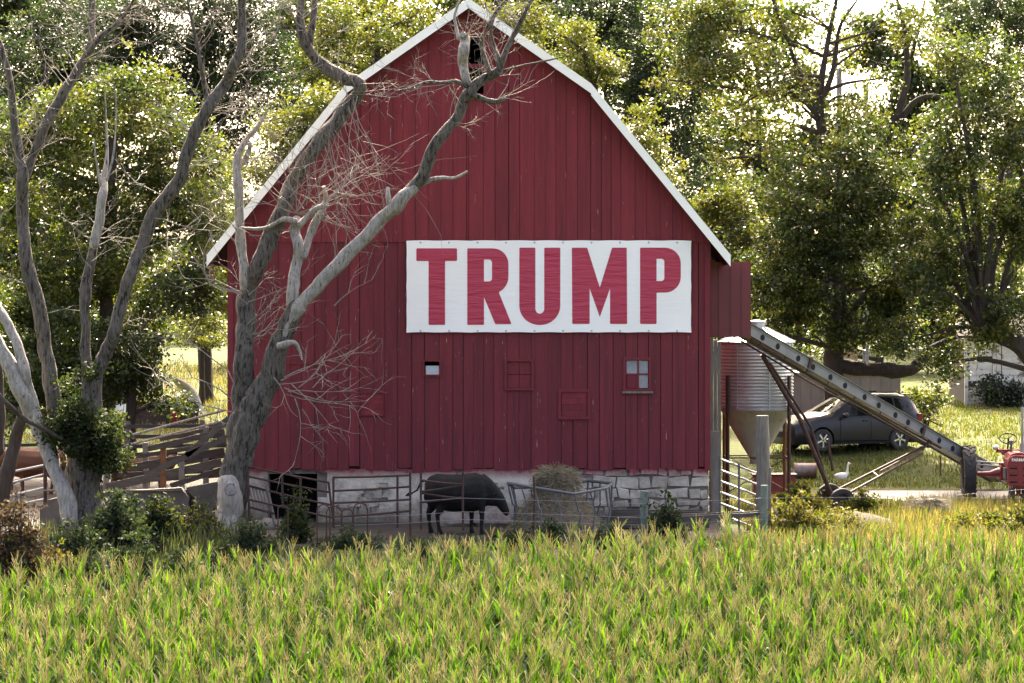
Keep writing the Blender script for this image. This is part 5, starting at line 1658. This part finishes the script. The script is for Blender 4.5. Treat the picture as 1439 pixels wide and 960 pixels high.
# pale debarked foot of the trunk with its round knot
ft = MB()
limb(ft, [(320, 756, 40), (321, 725, 37), (322, 700, 36), (323, 676, 30)], Y1 - .22, 0, 12, .2)
ft.build('barkless_foot', mat('pale_debarked_wood', (.36, .335, .30), (.17, .152, .135), scale=4, stretch=(5, 5, .5), rough=.85, bump=.6, bscale=14), dt, True, fix=False)
q = P(325, 687, Y1 - .55)
MB().lathe([(.14, 0), (.15, -.03), (.12, -.05), (.10, -.035), (.05, -.045), (.01, -.05)], 16, tuple(q), 'y').build('knot', M['deadwood'], dt, True)
tw = MB()
def side_twigs(mb, trace, Y, n, Lpx, r=.011, dep=2, t0=.35):
    for _ in range(n):
        t = random.uniform(t0, 1) * (len(trace) - 1.001)
        k, u_ = int(t), t % 1
        px, py = lerp(trace[k][0], trace[k + 1][0], u_), lerp(trace[k][1], trace[k + 1][1], u_)
        ax_ = Vector((trace[k + 1][0] - trace[k][0], 0, -(trace[k + 1][1] - trace[k][1]))).normalized()
        d_ = ax_ * .5 + Vector((-ax_.z, 0, ax_.x)) * random.choice((-1, 1)) + Vector((0, random.uniform(-.6, .6), .25))
        twig(mb, P(px, py, Y), d_, random.uniform(.5, 1.2) * Lpx * Y / F, r, dep, .04)
def tw_at(px, py, Y, dx, dz, L, r=.014, dep=2, up=.05):
    s_ = F / Y
    twig(tw, P(px, py, Y), Vector((dx, random.uniform(-.3, .3), dz)), L / s_, r, dep, up)
for a in np.linspace(-2.9, .3, 12): tw_at(417, 300, Y1 - .2, math.cos(a), -math.sin(a), random.uniform(50, 110), .013, 2)
for k in range(10): tw_at(lerp(503, 440, k / 9), lerp(135, 215, k / 9), Y1 + .2, .3 + random.uniform(-.3, .5), -1, random.uniform(90, 190), .011, 1, -.06)
for k in range(14): tw_at(random.uniform(400, 470), random.uniform(250, 320), Y1 - .1, random.uniform(-.3, 1), random.uniform(.1, 1), random.uniform(60, 120), .010, 2)
for k in range(6): tw_at(lerp(497, 440, k / 8), lerp(140, 215, k / 8), Y1 + .3, .25 + random.uniform(-.2, .2), -1, random.uniform(70, 130), .012, 1, -.1)
for k in range(7): tw_at(lerp(440, 480, k / 6), lerp(300, 265, k / 6), Y1, .8, random.uniform(-.1, .6), random.uniform(50, 90), .012, 2)
for a in np.linspace(-.4, 3.5, 11): tw_at(655, 50, Y1 - .9, math.cos(a), math.sin(a), random.uniform(25, 55), .010, 1)
for k in range(8): tw_at(lerp(640, 575, k / 7), 117, Y1 - .9, -.6, random.uniform(-.8, .8), random.uniform(35, 75), .010, 2)
for k in range(10): tw_at(random.uniform(680, 712), random.uniform(60, 105), Y1 - 1, random.uniform(-.4, .9), random.uniform(.1, 1), random.uniform(35, 70), .010, 2)
for k in range(5): tw_at(700, 140, Y1 - .9, random.uniform(.2, 1), random.uniform(-.5, .6), random.uniform(30, 60), .010, 1)
for (px, py, dx, dz, L) in [(405, 550, 1, -.1, 95), (400, 530, 1, .4, 110), (425, 575, .8, -.6, 70), (410, 540, .7, -.8, 80), (392, 540, 1, .05, 110), (400, 545, .9, -.5, 120), (420, 545, .9, .6, 80), (430, 560, 1, -.2, 80), (415, 560, .35, -1, 90), (440, 545, 1, .8, 75), (395, 535, .8, .7, 95), (385, 530, .9, -.9, 70)]:
    tw_at(px, py, Y1 - .5, dx, dz, L, .016, 2, 0)
for (px, py, dx, dz, L) in [(340, 412, -1, .35, 105), (300, 380, -1, .5, 90), (330, 580, -1, .3, 120), (325, 560, -1, .7, 110), (335, 600, -1, .1, 90), (330, 540, -.8, .9, 120), (338, 330, -1, .8, 80), (335, 260, -.9, .6, 60), (455, 60, 1, .3, 55), (430, 40, -1, .2, 60), (470, 430, .6, .9, 70), (453, 392, .8, .8, 90), (350, 330, .9, .2, 60), (425, 10, -.9, .3, 70)]:
    tw_at(px, py, Y1, dx, dz, L, .020, 2, .02)
tw_at(340, 412, Y1, -1, .35, 115, .045, 2)
side_twigs(tw, [(397, 292), (432, 222), (480, 160), (500, 118), (447, 86), (425, 40), (424, -10)], Y1 + .3, 22, 60)
side_twigs(tw, [(595, 245), (628, 184), (652, 145), (690, 106)], Y1 - .9, 12, 50)
side_twigs(tw, [(707, 85), (725, 45), (752, -10)], Y1 - 1, 10, 40)
side_twigs(tw, [(694, 64), (690, 45), (718, -8)], Y1 - 1, 10, 40)
side_twigs(tw, [(337, 310), (335, 245), (350, 192), (379, 149)], Y1 + .2, 10, 45)
side_twigs(tw, [(340, 560), (345, 480), (350, 410)], Y1, 12, 80, .014)
tag(tw.build('twigs', M['twig'], dt, True, fix=False), kind='stuff')

# ------------------------------------------------------------------ second dead tree, far left
Y2 = 64.5
q = P(115, 760, Y2)
d2 = thing('ivied_tree', 'thick trunked tree with several bare stems and a leafy skirt at left', 'tree', (q.x, Y2, gz(q.x, Y2)))
tk = MB()
limb(tk, [(114, 775, 66), (115, 740, 58), (117, 700, 54), (120, 660, 52), (120, 620, 48), (112, 590, 40)], Y2, 0, 32, .25)
tk.build('trunk', M['bark'], d2, True, fix=False)
for tr_ in ([[(105, 620, 30), (86, 590, 26), (77, 567, 24), (66, 500, 24), (58, 450, 23), (47, 403, 22), (36, 350, 21), (32, 300, 20), (33, 250, 19), (30, 225, 16), (20, 168, 13), (14, 110, 11), (-4, 50, 9)], [(33, 262, 15), (44, 225, 15), (55, 198, 16), (70, 165, 17), (87, 135, 17), (105, 108, 16), (122, 78, 14), (130, 55, 12), (130, 20, 11), (131, -20, 10)], [(124, 75, 10), (142, 53, 9), (160, 38, 7), (178, 18, 5), (192, -8, 3)]],
            [(120, 620, 26), (122, 570, 21), (122, 520, 17), (120, 453, 16), (122, 400, 17), (132, 345, 16)],
            [[(126, 620, 30), (137, 530, 23), (150, 495, 22), (162, 465, 21), (174, 420, 20), (184, 385, 20), (198, 350, 20), (214, 306, 21), (238, 272, 21), (256, 246, 20), (267, 205, 19), (280, 172, 19), (295, 148, 19), (316, 118, 18), (330, 92, 17), (340, 62, 15), (340, 20, 14), (342, -20, 13)], [(293, 150, 9), (289, 125, 8), (283, 95, 7), (277, 60, 6), (268, 20, 5), (262, -10, 3)]]):
    l_ = MB()
    if isinstance(tr_[0], tuple): tr_ = [tr_]
    for t_ in tr_: limb(l_, [(a_, c_, w_ * .86) for a_, c_, w_ in t_], Y2, random.uniform(-.5, .8), 18, .2)
    l_.build('stem', M['bark'], d2, True, fix=False)
l_ = MB()
limb(l_, [(130, 350, 14), (140, 310, 13), (145, 275, 13), (147, 250, 10), (151, 215, 4), (149, 150, 2), (148, 130, 1.5)], Y2 + .1, .1, 8)
limb(l_, [(142, 262, 5), (135, 220, 3), (133, 195, 2)], Y2 + .1, 0, 5)
limb(l_, [(150, 255, 5), (160, 215, 3), (164, 160, 2), (162, 120, 1.2)], Y2 + .1, 0, 5)
l_.build('dead_stem', M['deadwood'], d2, True, fix=False)
tw = MB()
for (px, py, dx, dz, L) in [(125, 60, .9, .2, 70), (120, 40, -.9, .3, 80), (40, 110, -.8, .4, 60), (15, 60, .9, .1, 130), (20, 50, .8, .5, 80), (90, 120, -.7, .9, 70), (60, 180, -1, .5, 60), (285, 80, -1, .3, 80), (275, 40, -.9, .6, 60), (290, 110, .8, .6, 70), (330, 90, .9, .4, 70), (335, 30, 1, .5, 60), (256, 246, .9, .3, 90), (235, 280, -.9, .4, 70), (214, 306, .9, -.2, 90), (200, 350, 1, .2, 90), (150, 480, .8, .5, 60), (60, 440, 1, .1, 60), (50, 400, -1, .3, 60), (130, 60, -.6, .9, 60), (180, 400, 1, .3, 80), (165, 30, .9, .3, 70), (270, 30, .4, .9, 60), (285, 60, .8, .8, 60), (50, 270, -1, -.1, 60), (60, 300, 1, .1, 70), (230, 270, 1, -.3, 80), (225, 330, 1, .5, 90), (160, 60, .7, .8, 60)]:
    tw_at(px, py, Y2, dx, dz, L, .015, 2, .03)
side_twigs(tw, [(47, 403), (32, 300), (30, 225), (14, 110), (-4, 50)], Y2, 22, 60)
side_twigs(tw, [(55, 198), (87, 135), (122, 78), (131, 0)], Y2, 22, 60)
side_twigs(tw, [(142, 53), (178, 18), (192, -8)], Y2, 8, 40)
side_twigs(tw, [(174, 420), (214, 306), (267, 205), (316, 118), (340, 40)], Y2, 34, 70)
side_twigs(tw, [(289, 125), (277, 60), (262, -10)], Y2, 18, 50)
side_twigs(tw, [(122, 450), (132, 345), (147, 250)], Y2, 10, 60)
tag(tw.build('twigs', M['twig'], d2, True, fix=False), kind='stuff')
tips, _ = tips_in([(112, 560, 34, 32), (140, 590, 36, 36), (118, 620, 48, 40), (150, 640, 30, 30), (85, 600, 26, 28), (165, 600, 24, 20), (130, 540, 24, 26, .7)], Y2 - .25, 55, .25)
V, Q, T = leaf_cloud(tips, 22, .13, .085, DARK + DUSK[:2])
link('leafy_skirt', np_mesh('leafy_skirt', V, Q, T, tuple(world_loc(d2))), M['weed'], d2)
# leaning pale dead trunks at the left edge
q = P(92, 715, Y2 - .6)
ll = thing('leaning_log', 'pale barkless trunk leaning from the left edge against the thick trunk', 'log', (q.x, Y2 - .6, gz(q.x, Y2 - .6)))
l_ = MB()
limb(l_, [(106, 775, 22), (98, 725, 23), (88, 690, 24), (70, 637, 24), (50, 590, 23), (33, 553, 22), (12, 510, 20), (-10, 468, 19), (-40, 410, 18)], Y2 - .7, .6, 11, .2)
l_.build('trunk', M['deadwood'], ll, True, fix=False)
l_ = MB()
limb(l_, [(56, 600, 14), (44, 555, 16), (33, 515, 16), (20, 472, 15), (6, 445, 14), (-14, 415, 13)], Y2 - .5, .4, 10, .2)
l_.build('fork', M['deadwood'], ll, True, fix=False)
tw = MB()
limb(tw, [(-10, 545, 7), (15, 572, 8), (35, 590, 7), (60, 602, 6), (88, 617, 3)], Y2 - 1.1, 0, 6)
tag(tw.build('dark_branch', M['bark_dark'], ll, True, fix=False))
l_ = MB()
limb(l_, [(2, 712, 20), (10, 670, 20), (22, 620, 18), (30, 590, 15), (36, 560, 10)], 70.5, 0, 9)
limb(l_, [(-3, 640, 16), (0, 580, 15), (-2, 500, 12)], 70.6, 0, 8)
o = l_.build('dark_trunk', M['bark_dark'], None, True, fix=False)
tag(o, 'thin dark trunk crossing in front of the brown cow at the left edge', 'trunk')


# ------------------------------------------------------------------ weeds and shrubs
def shrub(name, label, px, Y, w_, h_, n, tints, size=.08, per=8, stem='bark_dark', group='weeds and shrubs along the field edge', spread=.07, cat='weed'):
    x = (px - 720) / F * Y
    g = gz(x, Y)
    t = thing(name, label, cat, (x, Y, g), 0, group)
    st, tips = MB(), []
    for k in range(max(5, n // 2)):
        a = random.uniform(0, 2 * math.pi)
        r_ = w_ * .62 * random.uniform(.05, 1)
        topp = Vector((x + r_ * math.cos(a), Y + r_ * math.sin(a) * .7, g + h_ * (.25 + .75 * random.random() ** 1.5) * (1.1 - .45 * (r_ / (w_ / 2)) ** 2)))
        basep = Vector((x + r_ * .7 * math.cos(a), Y + r_ * .55 * math.sin(a), g - .03))
        basep.z = gz(basep.x, basep.y) - .03
        mid = lerp(basep, topp, .5) + Vector((random.gauss(0, .05), random.gauss(0, .05), .04))
        pp, rr = smooth_path([basep, mid, topp], [.012, .009, .004], 3)
        st.tube(pp, rr, 4, cap=False)
        for _ in range(7):
            u_ = random.uniform(.15, 1)
            tips.append(tuple(lerp(basep, topp, u_) + Vector((random.gauss(0, .07), random.gauss(0, .07), random.gauss(0, .05)))))
    tag(st.build('stems', M[stem], t, fix=False), kind='stuff')
    V, Q, T = leaf_cloud(np.array(tips), per, spread, size, tints)
    link('foliage', np_mesh('foliage', V, Q, T, tuple(world_loc(t))), M['weed'], t)
    return t


BLUE = [(0.0270, 0.0450, 0.0270), (0.0360, 0.0540, 0.0300), (0.0210, 0.0360, 0.0228)]
BROWN = [(.045, .031, .024), (.032, .023, .018), (.060, .042, .030)]
DRY = [(0.1540, 0.1260, 0.0630), (0.1190, 0.1050, 0.0490), (0.1820, 0.1470, 0.0770)]
shrub('dead_vine_heap', 'large heap of brown dead vines at the left edge of the corn', 18, 58.5, 2.0, 1.95, 420, BROWN, .08, cat='vine heap')
shrub('vine', 'bright green vine draped over the brown heap', 22, 58.3, 1.3, 2.2, 34, GREEN + YELLOW[:1], .09, per=7)
shrub('weed', 'pale leafy weed reaching right from the brown heap', 88, 58.6, .55, 1.1, 40, YELLOW, .09, per=9)
shrub('weed', 'dark bushy weed right of the thick trunk', 165, 61.5, 1.5, 1.35, 200, DARK + BLUE, .10)
shrub('weed', 'dark bushy weed in front of the wall crack', 232, 62.5, 1.1, 1.15, 150, DARK + DUSK, .10)
shrub('weed', 'dark low weed right below the thick trunk', 118, 60.5, 1.1, 1.1, 130, BLUE + DARK, .09)
for k_, (px_, Y_, h2, lab_) in enumerate([(130, 57.5, .95, 'dark ragged weed clump at the corn edge below the thick trunk'), (195, 58.4, .85, 'dark ragged weed clump at the corn edge below the cracked wall'), (255, 58.0, .75, 'low ragged weed clump at the corn edge left of the forked tree'), (318, 58.8, .7, 'low ragged weed clump at the corn edge under the forked tree')]):
    shrub('weed', lab_, px_, Y_, 1.5, h2 + .35, 130, DARK + BLUE + DUSK[:1], .09)
shrub('weed', 'pale tipped weed beside the barkless foot of the forked tree', 287, 62.8, .9, 1.05, 120, DUSK + DRY[:1], .08)
shrub('weed', 'feathery grey green weed under the barkless tree foot', 345, 62.0, 1.2, .8, 110, BLUE, .07)
shrub('weed', 'tall slim flowering weed before the dark doorway', 418, 63.8, .45, 1.35, 60, BLUE + DUSK, .08, per=10)
shrub('weed', 'low grey green weed at the foot of the straight pipe gate', 500, 62.4, 1.4, .45, 60, BLUE, .08)
shrub('weed', 'low grey green weed below the black cow', 600, 61.4, 1.2, .38, 50, BLUE, .08)
shrub('weed', 'dark green weed at the left foot of the hay feeder', 722, 62.4, .9, .5, 60, BLUE + DARK, .08)
shrub('weed', 'dark green weed below the middle of the hay feeder', 775, 62.8, .9, .6, 60, DARK + BLUE, .08)
shrub('weed', 'low weed between the feeder and the short green post', 850, 62.4, .9, .5, 50, BLUE, .08)
shrub('weed', 'tall dark weed right of the short green post', 935, 64.0, .6, 1.3, 60, DARK + BLUE, .09)
shrub('weed', 'bright leafy bush in front of the rusty drum', 1128, 71.0, .95, 1.0, 170, YELLOW + GREEN[:1], .11)
shrub('weed', 'wide sunlit weed bank right of the tall grey post', 1122, 65.2, 1.5, .95, 260, YELLOW + DRY[:1], .08)
shrub('weed', 'sunlit weeds in front of the elevator wheels', 1170, 66.0, 1.3, .60, 150, YELLOW + DRY[:1], .08)
shrub('weed', 'leafy clump right of the elevator wheels', 1212, 72.5, .6, .75, 80, GREEN + YELLOW[:1], .09)
shrub('weed', 'sunlit weed mound in front of the tractor wheel', 1385, 66.5, 1.6, .62, 220, YELLOW + GREEN[:1], .08)
shrub('weed', 'sunlit weed mound at the right edge below the tractor', 1435, 66.0, 1.5, .75, 220, YELLOW + GREEN[:2], .08)


# ------------------------------------------------------------------ grass
def grass(name, label, n, xr, yr, h_, tints, ok=None, wd=.008):
    xs_ = rng.uniform(xr[0], xr[1], n); ys_ = rng.uniform(yr[0], yr[1], n)
    V, Q, T = [], [], []
    tints = np.array(tints)
    for x, y in zip(xs_, ys_):
        if ok and not ok(x, y): continue
        patch = noise.noise((x * .8, y * .8, 7))
        if patch < -.35: continue
        z = gz(x, y)
        a = random.uniform(0, 2 * math.pi)
        hh = h_ * random.uniform(.5, 1.3) * (1 + .5 * patch)
        if name == 'shade_grass': hh *= 1 - .72 * sstep(-6.0, -5.0, x) * sstep(56, 61, y)
        le = random.uniform(.1, .6) * hh
        w2 = wd * random.uniform(.7, 1.5)
        dx, dy = math.cos(a), math.sin(a)
        k = len(V)
        V += [(x - dy * w2, y + dx * w2, z - .02), (x + dy * w2, y - dx * w2, z - .02), (x + dy * w2 * .7 + dx * le * .35, y - dx * w2 * .7 + dy * le * .35, z + hh * .6), (x - dy * w2 * .7 + dx * le * .35, y + dx * w2 * .7 + dy * le * .35, z + hh * .6), (x + dx * le, y + dy * le, z + hh), (x + dx * le - dy * .001, y + dy * le, z + hh)]
        Q += [(k, k + 1, k + 2, k + 3), (k + 3, k + 2, k + 4, k + 5)]
        T += [tuple(tints[random.randrange(len(tints))] * random.uniform(.7, 1.3))] * 6
    o = link(name, np_mesh(name, V, Q, T), M['grass'])
    return tag(o, label, 'grass', kind='stuff')


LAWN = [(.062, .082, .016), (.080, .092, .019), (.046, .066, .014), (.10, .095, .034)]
grass('grass', 'sunlit lawn around the car and the shed', 36000, (5.5, 20), (79, 112), .10, LAWN, lambda x, y: x < (1500 - 720) / F * y and x > (1085 - 720) / F * y and not (abs(y - 77.4) < 1.2), .014)
grass('tall_grass', 'rough grass strip between the corn and the gravel drive', 22000, (4.6, 14), (56.5, 76), .30, LAWN + DRY, lambda x, y: x < (1500 - 720) / F * y and (x > 5.2 or y < 63) and not (76 < y) , .009)
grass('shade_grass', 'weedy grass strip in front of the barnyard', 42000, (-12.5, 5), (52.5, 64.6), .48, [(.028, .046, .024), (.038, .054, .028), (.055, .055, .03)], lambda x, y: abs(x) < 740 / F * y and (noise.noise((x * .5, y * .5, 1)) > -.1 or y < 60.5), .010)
grass('meadow_grass', 'sunlit pale meadow behind the left fences', 16000, (-22, -8), (88, 130), .22, LAWN + DRY, lambda x, y: x > -740 / F * y and x < -380 / F * y, .014)

# ------------------------------------------------------------------ corn
def corn_variant(seed):
    """stalk and leaves, then tassel, about 2.2 m tall; returns two (verts, quads, tints)"""
    r_ = random.Random(seed)
    V, Q, T = [], [], []
    H = 1.90
    def ringstalk():
        nonlocal V, Q, T
        n = 5
        for i, (z_, rr) in enumerate([(-.05, .014), (.7, .013), (1.4, .010), (H, .006)]):
            for k in range(n):
                a = 2 * math.pi * k / n
                V.append((rr * math.cos(a), rr * math.sin(a), z_)); T.append((.10, .14, .035))
        for i in range(3):
            for k in range(n): Q.append((i * n + k, i * n + (k + 1) % n, (i + 1) * n + (k + 1) % n, (i + 1) * n + k))
    ringstalk()
    nl = 8
    side = r_.uniform(0, 2 * math.pi)
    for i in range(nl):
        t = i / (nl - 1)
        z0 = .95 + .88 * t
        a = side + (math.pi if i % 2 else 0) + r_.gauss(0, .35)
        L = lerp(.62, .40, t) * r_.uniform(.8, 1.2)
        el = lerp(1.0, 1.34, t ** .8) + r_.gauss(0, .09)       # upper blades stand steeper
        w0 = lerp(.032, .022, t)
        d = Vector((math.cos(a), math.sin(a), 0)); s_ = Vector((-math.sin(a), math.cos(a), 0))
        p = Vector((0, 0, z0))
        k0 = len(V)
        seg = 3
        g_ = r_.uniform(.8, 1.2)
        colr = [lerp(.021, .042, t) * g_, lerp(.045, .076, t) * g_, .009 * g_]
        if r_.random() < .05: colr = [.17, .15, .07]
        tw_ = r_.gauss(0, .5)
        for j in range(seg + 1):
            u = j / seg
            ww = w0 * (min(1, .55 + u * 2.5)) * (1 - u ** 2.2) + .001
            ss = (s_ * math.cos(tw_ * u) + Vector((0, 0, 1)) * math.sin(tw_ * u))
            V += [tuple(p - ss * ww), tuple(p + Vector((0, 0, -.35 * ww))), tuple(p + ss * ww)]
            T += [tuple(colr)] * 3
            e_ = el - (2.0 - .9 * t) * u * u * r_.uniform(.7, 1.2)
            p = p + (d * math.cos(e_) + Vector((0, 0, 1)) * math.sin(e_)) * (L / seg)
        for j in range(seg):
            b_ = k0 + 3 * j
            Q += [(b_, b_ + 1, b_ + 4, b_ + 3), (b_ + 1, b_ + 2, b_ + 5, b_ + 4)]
    V2, Q2, T2 = [], [], []
    def spike(p, d, L, r0, bend):
        k0 = len(V2)
        n = 3
        q = Vector(p); d = Vector(d).normalized()
        for j in range(3):
            u = j / 2
            uu = d.orthogonal().normalized(); vv = d.cross(uu)
            rr = r0 * (1 - .55 * u)
            for k in range(n):
                an = 2 * math.pi * k / n
                V2.append(tuple(q + (uu * math.cos(an) + vv * math.sin(an)) * rr))
                f_ = r_.uniform(.8, 1.2)
                T2.append((.38 * f_, .345 * f_, .19 * f_))
            d = (d + Vector((0, 0, bend))).normalized()
            q = q + d * L / 2
        for j in range(2):
            for k in range(n): Q2.append((k0 + j * n + k, k0 + j * n + (k + 1) % n, k0 + (j + 1) * n + (k + 1) % n, k0 + (j + 1) * n + k))
    spike((0, 0, H - .03), (r_.gauss(0, .05), r_.gauss(0, .05), 1), .36, .0085, 0)
    for i in range(r_.randint(5, 8)):
        a = r_.uniform(0, 2 * math.pi)
        sp = r_.uniform(.25, .75)
        spike((0, 0, H + r_.uniform(.0, .13)), (math.cos(a) * sp, math.sin(a) * sp, 1), r_.uniform(.14, .26), .0066, r_.uniform(-.12, .12))
    return (np.array(V), np.array(Q), np.array(T)), (np.array(V2), np.array(Q2), np.array(T2))


variants = [corn_variant(100 + i) for i in range(7)]
vm = [(np_mesh('corn_leaves', *a), np_mesh('corn_tassel', *b_)) for a, b_ in variants]
for a, b_ in vm:
    a.materials.append(M['corn']); b_.materials.append(M['tassel'])
spots = []
yrow = 42.6
def far_edge(x):
    px = 720 + x / 54 * F
    return float(np.interp(px, [-200, 0, 400, 700, 1000, 1250, 1500], [52.2, 52.4, 53.3, 54.4, 55.3, 54.9, 54.4]))
while yrow < 56.5:
    x = -11.5 + random.uniform(0, .2)
    while x < 11.5:
        yy = yrow + random.gauss(0, .10)
        if abs(x) < 720 / F * yy + .8 and yy < far_edge(x) + random.gauss(0, .12):
            spots.append((x, yy))
        x += random.uniform(.10, .20)
    yrow += .40
spots.sort(key=lambda s_: s_[1])
# 300 that show largest: the nearest ones whose tops are inside the frame
near = [s_ for s_ in spots if 440 + (CAMZ - (gz(*s_) + 2.2)) / s_[1] * F < 945 and abs(s_[0]) < 715 / F * s_[1]][:300]
ns = set(near)
rest = [s_ for s_ in spots if s_ not in ns]
for (x, y) in near:
    a, b_ = vm[random.randrange(7)]
    s_ = random.uniform(.93, 1.07)
    o = bpy.data.objects.new('corn_plant', None)
    col.objects.link(o)
    o.location = (x, y, gz(x, y)); o.rotation_euler = (random.gauss(0, .05), random.gauss(0, .05), random.uniform(0, 6.28)); o.scale = (s_, s_, s_)
    tag(o, 'tall green corn plant with a pale tassel in the nearest rows', 'corn plant', 'corn plants of the nearest rows')
    for nm, me in (('leaves', a), ('tassel', b_)):
        c_ = bpy.data.objects.new(nm, me)
        col.objects.link(c_)
        c_.parent = o
def merge(which, name, label, mtl):
    VV, QQ, TT, off = [], [], [], 0
    rs = np.random.default_rng(5)
    for (x, y) in rest:
        k = rs.integers(0, 7)
        V, Q, T = variants[k][which]
        a, s_ = rs.uniform(0, 6.28), rs.uniform(.92, 1.08)
        tx_, ty_ = rs.normal(0, .05, 2)
        W = np.empty_like(V)
        W[:, 0] = (V[:, 0] * math.cos(a) - V[:, 1] * math.sin(a)) * s_ + V[:, 2] * tx_ + x
        W[:, 1] = (V[:, 0] * math.sin(a) + V[:, 1] * math.cos(a)) * s_ + V[:, 2] * ty_ + y
        W[:, 2] = V[:, 2] * s_ + gz(x, y)
        VV.append(W); QQ.append(Q + off); TT.append(T * rs.uniform(.8, 1.2)); off += len(V)
    return link(name, np_mesh(name, np.concatenate(VV), np.concatenate(QQ), np.concatenate(TT)), mtl)
crop = merge(0, 'corn_crop', '', M['corn'])
tag(crop, 'dense sunlit corn crop filling the field in front of the barn', 'corn', kind='stuff')
ts = merge(1, 'tassels', '', M['tassel'])
ts.parent = crop
